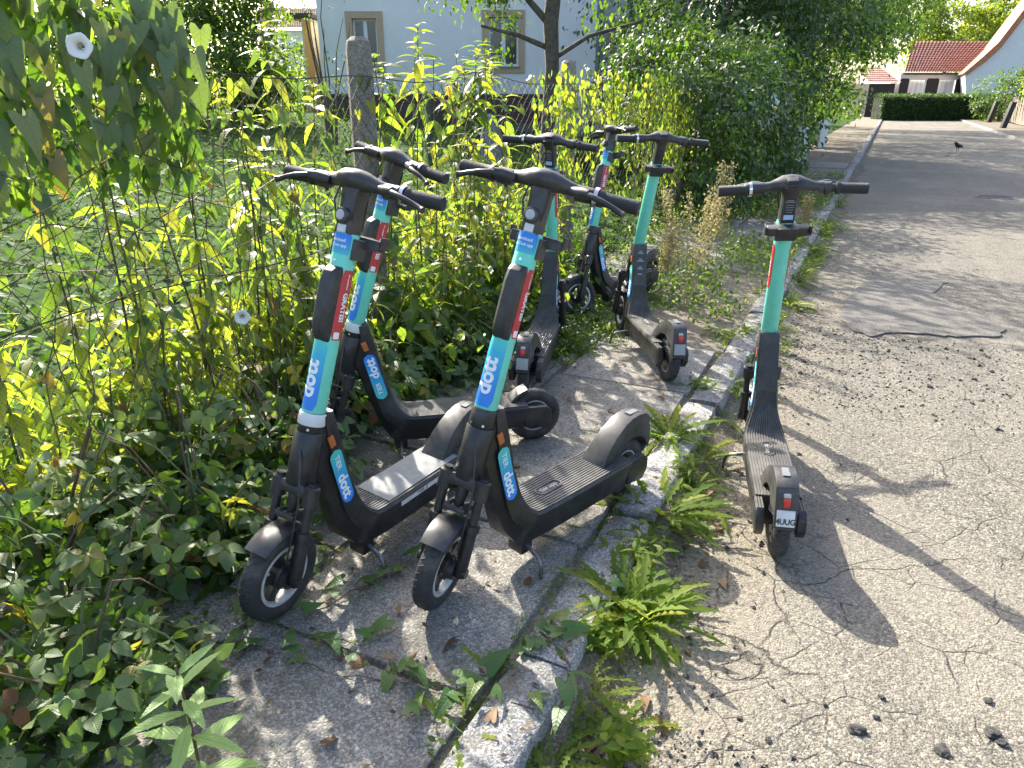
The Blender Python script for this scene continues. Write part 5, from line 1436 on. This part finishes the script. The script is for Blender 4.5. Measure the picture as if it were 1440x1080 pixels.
for i, (s, tt, h) in enumerate(tall_spots):
    base = stv(s, tt, .08 if tt > FT else garden_z(s, tt)); base[2] -= .01
    behind = tt < FT
    lab = ('tall leafy stem growing behind the chain link' if behind else 'leafy stem growing on the pavement side of the chain link')
    root = thing('tall_weed', lab, 'plant', tuple(base), 0, 'tall weeds behind the fence' if behind else 'leafy weeds before the fence')
    h = h - base[2]; lean = rng.normal(size=2) * .06
    zs = np.linspace(0, h, 7)
    pts = [np.array([lean[0] * (z / h) ** 2 + .01 * math.sin(5 * z + i), lean[1] * (z / h) ** 2, z]) for z in zs]
    stem_tube(root, pts, .0065, .0025, mat='stem_brown' if i % 3 else 'stem_green')
    z = h * (.22 if not behind else .30); ph = random.uniform(0, 6.3)
    while z < h:
        f = z / h
        q = np.array([np.interp(z, zs, [p[j] for p in pts]) for j in range(3)])
        L = (.10 + .05 * math.sin(f * 2.6)) * random.uniform(.75, 1.2) * (1.0 if f < .93 else .75)
        for k in range(2):
            a = ph + k * math.pi + random.uniform(-.3, .3)
            if random.random() < (.12 if z < .6 or f > .86 else .5): continue
            d = np.array([math.cos(a), math.sin(a), random.uniform(-.55, .15) if f < .9 else random.uniform(.2, .8)])
            n_ = np.array([-math.cos(a) * .1, -math.sin(a) * .1, 1.0]) + rng.normal(size=3) * .28
            leaf_obj('lance', 'tall_leaf', root, q, d, n_, L)
        ph += 1.57 + random.uniform(-.3, .3); z += random.uniform(.045, .075) * (1 if f < .85 else .55)
# fill of shaded leaves low between them
n = 3000
s_ = rng.uniform(-1.5, 1.7, n); t_ = FT + rng.normal(.0, .22, n); z_ = .1 + np.abs(rng.normal(0, .26, n))
P = np.stack([stv(a, b, c) for a, b, c in zip(s_, t_, z_)])
t = thing('undergrowth', 'tangled low leaves along the foot of the fence', 'undergrowth', (0, 0, 0)); t['kind'] = 'stuff'
cloud('foliage', 'oval', P, rdir(n) + [0, 0, -.3], rdir(n) * .6 + [0, 0, .8], rng.uniform(.05, .095, n), rng.random(n) * .9, 'leaf_mid', t)
n = 5200
s_ = rng.uniform(-3.0, 1.9, n); t_ = FT - .03 - np.abs(rng.normal(0, .42, n)); z_ = .1 + rng.random(n) ** 1.4 * (.64 + .2 * np.sin(s_ * 3.1 + 1) + np.clip(s_ * .13, -.2, .25))
P = np.stack([stv(a, b, c + .05 * (FT - b)) for a, b, c in zip(s_, t_, z_)])
t = thing('lit_undergrowth', 'sunlit yellow green leaves crowding the garden side of the chain link', 'undergrowth', (0, 0, 0)); t['kind'] = 'stuff'
cloud('foliage', 'lance', P, rdir(n) * .8 + [0, 0, -.2], rdir(n) * .6 + [0, 0, .7], rng.uniform(.06, .12, n), .25 + .75 * rng.random(n), 'leaf_lime', t)
# ---- bindweed curtain over the fence
root = thing('bindweed_curtain', 'thick curtain of heart shaped bindweed leaves hanging over the fence top', 'climber', (0, 0, 0))
for k in range(9):
    s0 = random.uniform(-3.0, -1.9); pts = []
    z = random.uniform(1.55, 1.78)
    for j in range(8): pts.append(stv(s0 + j * .06 * random.uniform(-1, 1.6), FT + .05 + .14 * math.sin(j * .4), z - j * .11))
    stem_tube(root, pts, .003, .0018, 'vine_stem', 'stem_brown', 4)
def curtain_leaf(s, tt, z, L, kind='arrow'):
    d = NVn * random.uniform(-.1, .45) + DVn * random.uniform(-.5, .5) + np.array([0, 0, -1.0])
    nn = NVn * .75 + np.array([-.1, -.55, 0]) + np.array([0, 0, random.uniform(.1, .8)]) + rng.normal(size=3) * .35
    leaf_obj(kind, 'curtain_leaf', root, stv(s, tt, z), d, nn, L)
for k in range(165):
    u = random.random(); s = -2.80 + .78 * u
    top = 1.86 - .30 * max(0, (s + 2.35)) ** 1 * .9; bot = 1.19 + .25 * max(0, u - .35)
    z = bot + (top - bot) * random.random() ** .8
    bulge = .06 + .24 * math.sin(max(0, min(1, (z - bot) / (top - bot))) * 2.6)
    curtain_leaf(s, FT + bulge * random.uniform(.2, 1.15), z, random.uniform(.06, .115), 'arrow' if random.random() < .6 else 'arrow_curl')
n = 210
ss = -2.82 + .82 * rng.random(n); zz = 1.25 + .52 * rng.random(n); zz = np.minimum(zz, 1.86 - .3 * np.maximum(0, ss + 2.35)); P = np.stack([stv(a, FT + .02 + .2 * rng.random(), c) for a, c in zip(ss, zz)])
cloud('inner_leaves', 'arrow', P, rdir(n) * .6 + [0, 0, -1], rdir(n) * .6 + np.array(NVn), rng.uniform(.05, .10, n), rng.random(n) * .8, 'leaf_mid', root)
for k in range(16):                                    # flat top leaves catching the sun
    s = random.uniform(-2.75, -2.0); d = NVn * random.uniform(.2, 1) + DVn * random.uniform(-.6, .9); leaf_obj('arrow', 'bind_leaf', root, stv(s, FT + random.uniform(0, .3), 1.78 - .22 * max(0, s + 2.5)), d, np.array([0, 0, 1.]) + rng.normal(size=3) * .25, random.uniform(.09, .13))
root = thing('climbing_bindweed', 'thin bindweed runners with yellowing leaves climbing the open chain link', 'climber', (0, 0, 0))
for k in range(27):
    s0 = random.uniform(-2.7, -.9) if k < 15 else random.uniform(-2.7, .3); pts = []; a = random.uniform(-.35, .35)
    for j in range(14):
        z = .15 + j * .108; s = s0 + a * j * .1 + .02 * math.sin(j * 1.3 + k); pts.append(stv(s, FT + .012 * math.sin(j * 2.2), z))
        if j > 1 and random.random() < .75:
            d = NVn * random.uniform(-.3, .6) + DVn * random.uniform(-.7, .7) + np.array([0, 0, -.9]); nn = NVn * random.choice((.8, -.8)) + rng.normal(size=3) * .5 + np.array([0, 0, .4])
            leaf_obj('arrow' if random.random() < .6 else 'arrow_curl', 'bind_leaf', root, pts[-1], d, nn, random.uniform(.045, .085))
    stem_tube(root, pts, .0028, .0016, 'vine_stem', 'stem_brown', 4)
for k in range(44):
    z = random.uniform(.25, 1.35); a = random.uniform(-2.6, .6); leaf_obj('arrow', 'bind_leaf', root, stv(-.79 + .085 * math.cos(a), FT - .075 - .085 * math.sin(a) + .03, z), np.array([0, 0, -1.0]) + rng.normal(size=3) * .4, NVn * .5 + np.array([-.1, -.6, .2]) + rng.normal(size=3) * .3, random.uniform(.05, .09))
# top wire garland
for k in range(34):
    s = random.uniform(-1.95, 1.3); leaf_obj('arrow', 'bind_leaf', root, stv(s, FT + random.uniform(-.04, .05), 1.62 + random.uniform(-.22, .06)), np.array([0, 0, -1.0]) + rng.normal(size=3) * .5, NVn + rng.normal(size=3) * .5, random.uniform(.05, .08))
def flower(p, lab):
    t = thing('bindweed_flower', lab, 'flower', tuple(p)); mb = MB(); rings = []
    ax_ = (NVn * .5 + np.array([-.2, -.6, .55])); ax_ = ax_ / np.linalg.norm(ax_); fr = frames(np.array([[0, 0, 1.0]]), np.array([ax_]))[0]
    for h, r in ((0, .004), (.018, .006), (.032, .011), (.041, .020), (.044, .027), (.042, .030)):
        rings.append([tuple(fr[:, 0] * r * (1 + .06 * math.cos(5 * a)) * math.cos(a) + fr[:, 1] * r * (1 + .06 * math.cos(5 * a)) * math.sin(a) + fr[:, 2] * h) for a in np.linspace(0, 2 * math.pi, 21)[:-1]])
    mb.loft(rings, cap=False); link('petals', mb.mesh('petals', M['petal'], 60, fix=False), t)
    mb = MB(); mb.tube([tuple(fr[:, 2] * .01), tuple(fr[:, 2] * .034)], [.003, .004], 6); link('stamen', mb.mesh('stamen', M['seed'], 60), t)
q = at_y(117, 66, 2.0); flower(q, 'open white bindweed flower in the leaf curtain')
q = at_y(341, 442, 2.75); flower(q, 'small white bindweed flower low on the chain link')
# ---- brambles
br = [(-3.75, -1.15, .36, .42), (-3.35, -1.35, .40, .50), (-3.1, -1.0, .30, .28), (-2.85, -1.45, .38, .50), (-2.55, -1.2, .34, .36), (-2.3, -1.55, .34, .50), (-2.05, -1.35, .32, .38), (-1.75, -1.6, .32, .44), (-1.35, -1.5, .34, .36), (-.95, -1.6, .34, .34), (-.6, -1.45, .32, .28), (-.2, -1.62, .32, .30), (-3.55, -.82, .26, .18), (-4.15, -.95, .34, .30)]
blab = ['bramble bush with red tinged leaves on the pavement edge', 'bramble bush pressed against the foot of the chain link']
for i, (s, tt, r, h) in enumerate(br):
    c = stv(s, tt, .07); root = thing('bramble_bush', blab[0 if tt > -1.4 else 1], 'bush', tuple(c), 0, 'brambles on the pavement' if tt > -1.4 else 'brambles at the fence foot')
    for k in range(6):
        a = random.uniform(0, 6.28); L = r * random.uniform(.8, 1.3)
        pts = [np.array([math.cos(a) * L * u, math.sin(a) * L * u, h * 1.15 * math.sin(min(1, u * 1.1) * 2.6)]) for u in (.0, .25, .5, .75, 1.0)]
        pts[-1][2] = max(pts[-1][2], .03)
        stem_tube(root, pts, .0045, .002, 'cane', 'stem_brown' if k % 2 else 'stem_green')
    nL = 118
    for k in range(nL):
        d = rdir(1)[0]; d[2] = abs(d[2]); u = random.uniform(.72, 1.05)
        p = np.array([d[0] * r * u, d[1] * r * u, max(.03, d[2] * h * u)])
        dd = np.array([d[0], d[1], 0]) * .8 + rng.normal(size=3) * .5 + np.array([0, 0, -.15])
        nn = np.array([d[0] * .7, d[1] * .7, .9]) + rng.normal(size=3) * .32
        leaf_obj('bramble', 'bramble_leaf', root, p, dd, nn, random.uniform(.044, .080))
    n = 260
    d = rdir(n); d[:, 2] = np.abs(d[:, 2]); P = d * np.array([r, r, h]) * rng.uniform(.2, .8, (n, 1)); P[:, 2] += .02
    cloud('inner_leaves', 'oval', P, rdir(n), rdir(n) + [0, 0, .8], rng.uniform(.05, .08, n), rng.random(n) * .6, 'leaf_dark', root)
# ---- vines hanging on the farther fence
root = thing('hanging_vine', 'yellow green vine hanging in strands from the far fence top', 'climber', (0, 0, 0))
PP, DD, NN, SS = [], [], [], []
for k in range(120):
    s = random.uniform(1.2, 5.6)
    if abs(s - 1.84) < .16: continue
    z1 = 1.66 + random.uniform(-.1, .08); L = random.uniform(.3, 1.25) ; tt = FT + random.uniform(-.12, .16)
    m = int(L / .035)
    for j in range(m):
        PP.append(stv(s + random.gauss(0, .03), tt + random.gauss(0, .03), z1 - L * j / m)); DD.append(NVn * random.uniform(-.4, .6) + DVn * random.uniform(-.6, .6) + np.array([0, 0, -1])); NN.append(NVn * random.choice((1, -1)) + rng.normal(size=3) * .5); SS.append(random.uniform(.045, .09))
cloud('foliage', 'oval', np.array(PP), np.array(DD), np.array(NN), np.array(SS), rng.random(len(PP)), 'leaf_lime', root)
for k in range(14):
    s = random.uniform(1.3, 5.4); stem_tube(root, [stv(s + .03 * math.sin(j), FT + .03, 1.65 - j * .15) for j in range(8)], .004, .002, 'vine_stem', 'stem_brown', 4)
# ---- ground cover in the garden
n = 30000
s_ = rng.uniform(-6, 14, n); t_ = FT - .1 - 11 * rng.random(n) ** 1.5
P = np.stack([O0.x + DV.x * s_ + NV.x * t_, O0.y + DV.y * s_ + NV.y * t_, np.array([garden_z(a, b) for a, b in zip(s_, t_)]) + rng.uniform(.0, .09, n) * (1 + .8 * np.sin(s_ * 2.3 + t_ * 1.7))], 1)
gc = cloud('ground_cover', 'oval', P, rdir(n) * .8 + [0, -.2, .15], rdir(n) * .45 + [0, 0, 1], rng.uniform(.05, .11, n), rng.random(n), 'leaf_lawn')
tag(gc, 'low leafy ground cover growing over the garden lawn', 'ground cover')
# ---- weeds on the farther pavement
n = 34000
s_ = -1.0 + 13 * rng.random(n) ** 1.35; u = rng.random(n); t_ = FT + (.15 + 1.5 * np.clip((s_ + 1.2) / 2.6, .12, 1)) * u ** .9
keep = (np.sin(s_ * 2.9 + t_ * 5.1) + np.sin(s_ * 1.3 - t_ * 3.7 + 2) + rng.normal(0, .7, n)) > np.where(t_ > -1.0, np.where(t_ > -.35, -.3, .1), -.8); s_, t_ = s_[keep], t_[keep]; n = len(s_)
hg = np.where(t_ < -1.3, .20, .08)
P = np.stack([O0.x + DV.x * s_ + NV.x * t_, O0.y + DV.y * s_ + NV.y * t_, .09 + rng.random(n) * hg], 1)
w = cloud('pavement_weeds', 'oval', P, rdir(n) * .8 + [0, -.2, .2], rdir(n) * .5 + [0, 0, 1], rng.uniform(.022, .055, n), .2 + .8 * rng.random(n), 'leaf_mid')
tag(w, 'low mixed weeds spreading over the pavement before the fence', 'weeds')
# grass tufts
def blades(name, lab, spots, mat, h0, h1):
    P, D, N, S = [], [], [], []
    for s, tt, z, m in spots:
        for k in range(m):
            P.append(stv(s + random.gauss(0, .03), tt + random.gauss(0, .03), z)); a = random.uniform(0, 6.28); D.append((math.cos(a) * random.uniform(.5, 1.6), math.sin(a) * random.uniform(.5, 1.6), 1)); N.append((math.cos(a), math.sin(a), .9)); S.append(random.uniform(h0, h1))
    o = cloud(name, 'blade', np.array(P), np.array(D), np.array(N), np.array(S), rng.random(len(P)), mat); tag(o, lab, 'grass')
sp = [(random.uniform(-4.5, 9), random.choice((-.165, -.165, .015, random.uniform(-1.6, -.2))), .085, random.randint(4, 14)) for _ in range(170)]
blades('grass_tufts', 'short grass growing from the joints of slabs and kerb', sp, 'leaf_mid', .02, .06)
sp = [(random.uniform(-.3, 1.5), random.uniform(-1.15, -.75), .085, 22) for _ in range(55)]
blades('grass_patch', 'patch of green grass between the two rear facing scooters', sp, 'leaf_mid', .04, .10)
# ---- dandelion rosettes along the kerb
def rosette(px, py, z, n, L, lab, up=.6, mat='weed_leaf'):
    b = at_z(px, py, z); root = thing('dandelion', lab, 'weed', (b.x, b.y, z), 0)
    for k in range(n):
        a = 2.4 * k + random.uniform(-.3, .3); e = random.uniform(.2, 1.5) * up
        d = np.array([math.cos(a), math.sin(a), e]); nn = np.array([-math.cos(a) * e, -math.sin(a) * e, 1]) + rng.normal(size=3) * .25
        leaf_obj('dandelion' if k % 2 else 'dandelion_up', mat, root, np.array([math.cos(a), math.sin(a), 0]) * random.uniform(0, .03), d, nn, L * random.uniform(.6, 1.15))
    return root
ros = [(893, 880, .01, 58, .18, 'largest dandelion clump at the kerb, beside the rear wheel of the slab scooter', 2.4), (868, 850, .03, 50, .15, 'dandelion clump growing on the kerb joint next to the largest clump', 2.2),
       (925, 735, .02, 46, .18, 'tall dandelion clump between kerb gap and road scooter', 2.6), (955, 720, .01, 16, .15, 'dandelion with leaves reaching over the asphalt to the road scooter', .7),
       (940, 620, .07, 46, .16, 'dandelion clump on the kerb behind the fender of the slab scooter', 1.9), (985, 650, .02, 22, .13, 'dark green dandelion beside the kickstand of the road scooter', 1.6),
       (870, 1030, .01, 24, .13, 'dandelion at the chipped end of the nearest kerb stone', .5), (800, 1060, .01, 18, .12, 'flat dandelion against the face of the nearest kerb stone', .5),
       (835, 985, .02, 16, .09, 'small dandelion under the overhanging leaves at the kerb face', .7), (1038, 505, .06, 24, .12, 'dandelion on the kerb end left of the road scooter', .8),
       (1060, 560, .02, 12, .09, 'small dandelion beside the front wheel of the road scooter', .7), (1108, 430, .03, 26, .16, 'weed clump at the kerb right behind the road scooter stem', 1.2),
       (1140, 352, .05, 26, .2, 'leafy weed clump at the kerb beyond the road scooter', 1.2), (1165, 320, .06, 22, .22, 'weed clump farther up the kerb under the handlebar', 1.2), (1010, 465, .09, 18, .11, 'flat weed on the pavement edge left of the kerb gap', .7),
       (975, 590, .05, 14, .10, 'small weed in the kerb gap before the road scooter', .8), (780, 905, .09, 12, .07, 'tiny weed rosette on the last slab before the kerb', .7)]
for r in ros: rosette(*r)
for k in range(64):
    s = random.choice((random.uniform(-3.3, -.3), random.uniform(-.5, 10), random.uniform(-.5, 6))); tt = random.choice((.02, .03, -.17, random.gauss(.05, .06))); p = st(s, tt); root = thing('dandelion', 'small jagged leaved weed rooted along the kerb', 'weed', (p.x, p.y, .03 if tt > -.01 else .07), 0, 'small weeds along the kerb')
    for j in range(random.randint(12, 22)):
        a = 2.4 * j + random.uniform(-.3, .3); e = random.uniform(.2, 1.5); leaf_obj('dandelion' if j % 2 else 'dandelion_up', 'weed_leaf', root, np.array([math.cos(a), math.sin(a), 0]) * random.uniform(0, .03), np.array([math.cos(a), math.sin(a), e]), np.array([-math.cos(a) * e, -math.sin(a) * e, 1]) + rng.normal(size=3) * .25, random.uniform(.05, .12) * (1.25 if s > 0 else 1))
# upright weed in the foreground
b = at_z(287, 1108, .09); root = thing('goldenrod_shoot', 'bright green upright shoot with long pointed leaves before the brambles', 'plant', (b.x, b.y, .085))
stem_tube(root, [np.array([0, 0, 0]), np.array([-.005, .01, .12]), np.array([-.012, .02, .25]), np.array([-.016, .02, .33])], .0042, .0025, mat='stem_brown', n=7)
z = .05; ph = .4
while z < .335:
    f = z / .33
    for k in range(2 if f < .9 else 3):
        a = ph + k * (math.pi if f < .9 else 2.1); e = -.05 + .55 * f ** 2 + (.5 if f > .93 else 0)
        leaf_obj('lance_flat', 'fresh_leaf', root, np.array([-.016 * f, .02 * f, z]), np.array([math.cos(a), math.sin(a), e]), np.array([-math.cos(a) * e, -math.sin(a) * e, 1.0]) + rng.normal(size=3) * .15, (.15 - .05 * f) * random.uniform(.85, 1.1))
    ph += 1.9; z += .032
# trailing bindweed on the slabs
trails = [([(345, 905), (420, 930), (480, 950), (560, 958), (640, 975), (700, 985), (760, 1000)], 'bindweed runner creeping across the near slabs to the kerb stone'),
          ([(560, 1010), (610, 990), (680, 950), (740, 920), (800, 880), (850, 850)], 'bindweed runner creeping along the slab joint towards the dandelions'),
          ([(700, 930), (760, 900), (800, 930), (790, 980), (775, 1030)], 'bindweed runner hanging over the nearest kerb stone'),
          ([(430, 870), (480, 840), (520, 820), (565, 800), (600, 760)], 'bindweed runner under the two front scooters'), ([(150, 1040), (220, 1000), (300, 960), (360, 900)], 'bindweed runner at the edge of the brambles'),
          ([(470, 900), (520, 905), (560, 880)], 'short bindweed runner before the front wheel of the slab scooter')]
for pts, lab in trails:
    root = thing('trailing_bindweed', lab, 'climber', (0, 0, 0)); W3 = [np.array(at_z(x, y, .098)) for x, y in pts]
    W3 = [np.array(p) for p in dense([tuple(w_) for w_ in W3], 3)] if 'dense' in globals() else W3
    stem_tube(root, [w_ + np.array([0, 0, .008 * math.sin(i * 2)]) for i, w_ in enumerate(W3)], .0022, .0016, 'vine_stem', 'stem_brown', 4)
    for i in range(len(W3)):
        for k in range(random.choice((0, 1, 1))):
            a = random.uniform(0, 6.28); p = W3[i] + np.array([random.gauss(0, .02), random.gauss(0, .02), random.uniform(.012, .05)])
            leaf_obj('arrow' if random.random() < .7 else 'arrow_curl', 'trail_leaf', root, p, np.array([math.cos(a), math.sin(a), random.uniform(-.2, .35)]), np.array([0, 0, 1.]) + rng.normal(size=3) * .3, random.uniform(.045, .085))
# seedling weeds on the slabs between
n = 1500
px_ = rng.uniform(180, 860, n); py_ = rng.uniform(700, 1070, n); P = []
for x, y in zip(px_, py_):
    q = at_z(x, y, .097); P.append((q.x, q.y, .097 + rng.random() * .02))
P = np.array(P); rel = P - np.array(O0); s_ = rel @ DVn; t_ = rel @ NVn
joint = (np.abs(((s_ + 6.0 + .374) / .748) % 1 - .5) > .46) | (np.abs(t_ + .90) < .03) | (np.abs(t_ + .165) < .025) | (t_ < -.95)
keep = joint & (t_ < -.1) & (rng.random(n) < .8); P = P[keep]; n = len(P)
w = cloud('seedling_weeds', 'oval', P, rdir(n) + [0, 0, .4], rdir(n) * .4 + [0, 0, 1], rng.uniform(.012, .03, n), rng.random(n), 'leaf_mid'); tag(w, 'tiny seedlings and moss in the slab joints', 'weeds')
# dry flowering stalks
for k, (px, py, h0) in enumerate(((905, 800, .20), (850, 920, .14), (960, 690, .16), (1085, 470, .2), (1120, 400, .28), (1150, 335, .32), (1180, 290, .36), (870, 1060, .13), (985, 560, .16), (1050, 480, .18))):
    b = at_z(px, py, .02); root = thing('leafy_weed', 'bushy small leaved weed sprouting between kerb stones', 'weed', (b.x, b.y, .0), 0, 'bushy weeds at the kerb')
    for j in range(9):
        a = random.uniform(0, 6.28); L = h0 * random.uniform(.6, 1.2); ex_ = random.uniform(.2, .7)
        pts = [np.array([math.cos(a) * L * ex_ * u, math.sin(a) * L * ex_ * u, L * u * (1.1 - .3 * u)]) for u in (0, .35, .7, 1.0)]; stem_tube(root, pts, .002, .001, n=4)
        for q in range(13):
            u = .15 + .85 * q / 12; aa = q * 2.4 + a; p = np.array([math.cos(a) * L * ex_ * u, math.sin(a) * L * ex_ * u, L * u * (1.1 - .3 * u)])
            leaf_obj('oval' if k % 2 else 'lance', 'weed_leaf', root, p, np.array([math.cos(aa), math.sin(aa), .5]), np.array([-math.cos(aa) * .4, -math.sin(aa) * .4, 1]) + rng.normal(size=3) * .3, random.uniform(.02, .045) * (1 if k % 2 else 1.3))
for (px, py, h, lab) in ((965, 440, .85, 'pale dried flowering stalk cluster beside the plain stemmed scooter'), (1005, 400, .95, 'single dry yellowish plume behind the road scooter handlebar'), (930, 420, .5, 'low dry flowering weed at the pavement edge'), (1130, 345, .5, 'dry grassy stalks at the kerb farther up')):
    b = at_z(px, py, .09); root = thing('dry_weed', lab, 'plant', (b.x, b.y, .085)); PP = []
    for k in range(7 if 'cluster' in lab else 3):
        a = random.uniform(0, 6.28); sp_ = .22 if 'cluster' in lab else .05
        pts = [np.array([math.cos(a) * sp_ * u, math.sin(a) * sp_ * u, h * u * random.uniform(.95, 1.05)]) for u in (0, .4, .7, 1.0)]
        stem_tube(root, pts, .0025, .001, mat='seed', n=4)
        for j in range(260):
            u = random.uniform(.45, 1.0); PP.append(np.array([math.cos(a) * sp_ * u, math.sin(a) * sp_ * u, h * u]) + rng.normal(size=3) * .035 * (1.25 - u + .2))
    PP = np.array(PP); n = len(PP); m_ = 'leaf_lime'
    cloud('seed_plume', 'small', PP, rdir(n), rdir(n), rng.uniform(.012, .03, n), rng.random(n), 'leaf_seed', root)
# fallen leaves, each its own thing
lm = [leaf_mesh('oval', 'dry_leaf'), leaf_mesh('arrow', 'dry_leaf'), leaf_mesh('arrow_curl', 'dry_leaf')]
for (px, py) in [(585, 915), (690, 1012), (458, 1045), (480, 920), (555, 925), (968, 768), (990, 790), (975, 830), (945, 850), (1010, 742), (1000, 690), (1012, 720), (960, 910), (1015, 815), (905, 980), (835, 1045), (770, 1075), (700, 610), (690, 700), (560, 850), (500, 930), (370, 935), (930, 560), (800, 560), (860, 575), (725, 655), (640, 900), (742, 820), (1040, 660), (1030, 600), (905, 900), (925, 1010)]:
    kerb_side = at_z(px, py, .0); rel = Vector((kerb_side.x, kerb_side.y, 0)) - O0; on_road = rel.dot(NV) > .02
    q = at_z(px, py, .012 if on_road else .105)
    o = link('fallen_leaf', random.choice(lm)); tag(o, 'curled brown dry leaf lying on the ' + ('asphalt by the kerb' if on_road else 'slabs'), 'leaf', 'fallen leaves on the ' + ('road' if on_road else 'slabs'))
    o.location = q; o.rotation_euler = (random.uniform(-.4, .4), random.uniform(-.4, .4), random.uniform(0, 6.28)); sc_ = random.uniform(.03, .055); o.scale = (sc_,) * 3
# ---- loose asphalt lumps and grit
def lump(i):
    bm = bmesh.new(); bmesh.ops.create_icosphere(bm, subdivisions=3, radius=1.0)
    ph = [random.uniform(0, 6) for _ in range(4)]
    for v in bm.verts:
        x, y, z = v.co; k = 1 + .22 * math.sin(3 * x + ph[0]) * math.cos(4 * y + ph[1]) + .15 * math.sin(7 * z + 5 * x + ph[2]) + random.uniform(-.09, .09)
        v.co = Vector((x, y * .75, z * .5)) * k
    me = bpy.data.meshes.new('asphalt_lump'); bm.to_mesh(me); bm.free(); me.materials.append(M['chunk']); return me
lumps = [lump(i) for i in range(6)]
for (px, py, sz) in [(1308, 544, .022), (1395, 522, .02), (1370, 533, .018), (1350, 534, .016), (1130, 508, .03), (1118, 500, .02), (1125, 524, .022), (1122, 478, .02), (1145, 485, .018), (1210, 500, .016), (1295, 488, .016), (1330, 490, .02), (1250, 492, .014), (1380, 492, .018),
                     (1205, 1026, .03), (1325, 1055, .028), (1395, 1030, .03), (1410, 1045, .02), (1240, 980, .012), (1232, 1008, .012), (1080, 1040, .014), (1040, 1010, .010), (1160, 990, .01), (1390, 985, .016), (1175, 470, .015), (1270, 478, .02), (1235, 476, .012), (1100, 640, .01), (940, 905, .014), (965, 950, .012), (1000, 975, .012)]:
    q = at_z(px, py, .004); o = link('asphalt_lump', random.choice(lumps)); tag(o, 'loose dark lump of broken asphalt lying on the road', 'asphalt lump', 'loose asphalt lumps on the road')
    o.location = q; o.rotation_euler = (0, 0, random.uniform(0, 6.28)); sz *= .72; o.scale = (sz, sz, sz)
n = 5200
base = lumps[0]; bv = np.array([(1, 0, .1), (-.5, .87, 0), (-.5, -.87, .05), (.1, .05, .9), (.0, .0, -.5)]); bf = [(0, 1, 3), (1, 2, 3), (2, 0, 3), (1, 0, 4), (2, 1, 4), (0, 2, 4)]
def grit(name, lab, P, S, mat):
    n = len(P); th = rng.uniform(0, 6.28, n); c, s = np.cos(th), np.sin(th); j = 1 + rng.uniform(-.35, .35, (n, 5, 3)); v = bv[None] * j
    X = (v[..., 0] * c[:, None] - v[..., 1] * s[:, None]) * S[:, None]; Y = (v[..., 0] * s[:, None] + v[..., 1] * c[:, None]) * S[:, None]; Z = v[..., 2] * S[:, None] * .7
    W_ = np.stack([X, Y, Z], -1) + P[:, None, :]
    F_ = (np.array(bf)[None] + (np.arange(n) * 5)[:, None, None]).reshape(-1, 3)
    me = bpy.data.meshes.new(name); me.from_pydata(W_.reshape(-1, 3).tolist(), [], F_.tolist()); me.materials.append(M[mat]); o = stuff(link(name, me)); tag(o, lab, 'gravel')
s_ = np.concatenate([rng.uniform(-4.2, 3, 2600), rng.uniform(.0, 1.5, 3600), rng.uniform(-4.2, -2.4, 4200)]); t_ = np.concatenate([np.abs(rng.normal(0, .22, 2600)) + .01, np.abs(rng.normal(0, 1.1, 3600)) + .05, np.abs(rng.normal(.1, .35, 4200)) + .02])
P = np.stack([O0.x + DV.x * s_ + NV.x * t_, O0.y + DV.y * s_ + NV.y * t_, np.full(len(s_), .002)], 1)
k = rng.random(len(P)) < .68
grit('dark_grit', 'dark crumbs of asphalt strewn along the road edge', P[k], rng.gamma(2.0, .0018, k.sum()) + .0012, 'chunk')
grit('pale_grit', 'pale small stones strewn along the road edge', P[~k], rng.gamma(2.0, .0014, (~k).sum()) + .001, 'granite')
# dry twigs on the ground
for (a, b_, lab) in (((700, 715), (740, 740), 'thin dry twig lying near the slab edge'), ((1255, 466), (1300, 470), 'grey splinter of wood at the edge of the asphalt patch'), ((960, 760), (1010, 745), 'brown twig under the dandelions beside the road scooter'), ((95, 1010), (145, 940), 'bundle of pale dry grass stalk in the brambles'), ((345, 940), (372, 930), 'pale chip of bark at the edge of the brambles')):
    p0, p1 = at_z(*a, .03), at_z(*b_, .02)
    t = thing('twig', lab, 'twig', tuple(p0)); d = p1 - p0
    zz = .075 if (p0 - O0).dot(NV) < 0 else -.01
    mb = MB(); mb.tube([(0, 0, zz), (d.x * .5 + .006, d.y * .5, zz + .006), (d.x, d.y, zz)], [.004, .0045, .003], 6); link('stick', mb.mesh('stick', M['stem_brown'] if 'pale' not in lab else M['seed'], 60), t)

# leaf litter and soil crumbs on the pavement
n = 5200
s_ = rng.uniform(-4.3, 9, n); t_ = np.clip(rng.normal(-.95, .5, n), FT, .3); t_ = np.where(rng.random(n) < .3, rng.normal(.03, .07, n), t_)
P = np.stack([O0.x + DV.x * s_ + NV.x * t_, O0.y + DV.y * s_ + NV.y * t_, np.where(t_ > 0, .006, .102) + rng.random(n) * .008], 1)
w = cloud('leaf_litter', 'small', P, rdir(n) * [1, 1, .3], rdir(n) * .5 + [0, 0, 1], rng.uniform(.008, .028, n), rng.random(n), 'litter'); tag(w, 'brown leaf litter strewn over pavement and gutter', 'leaf litter')
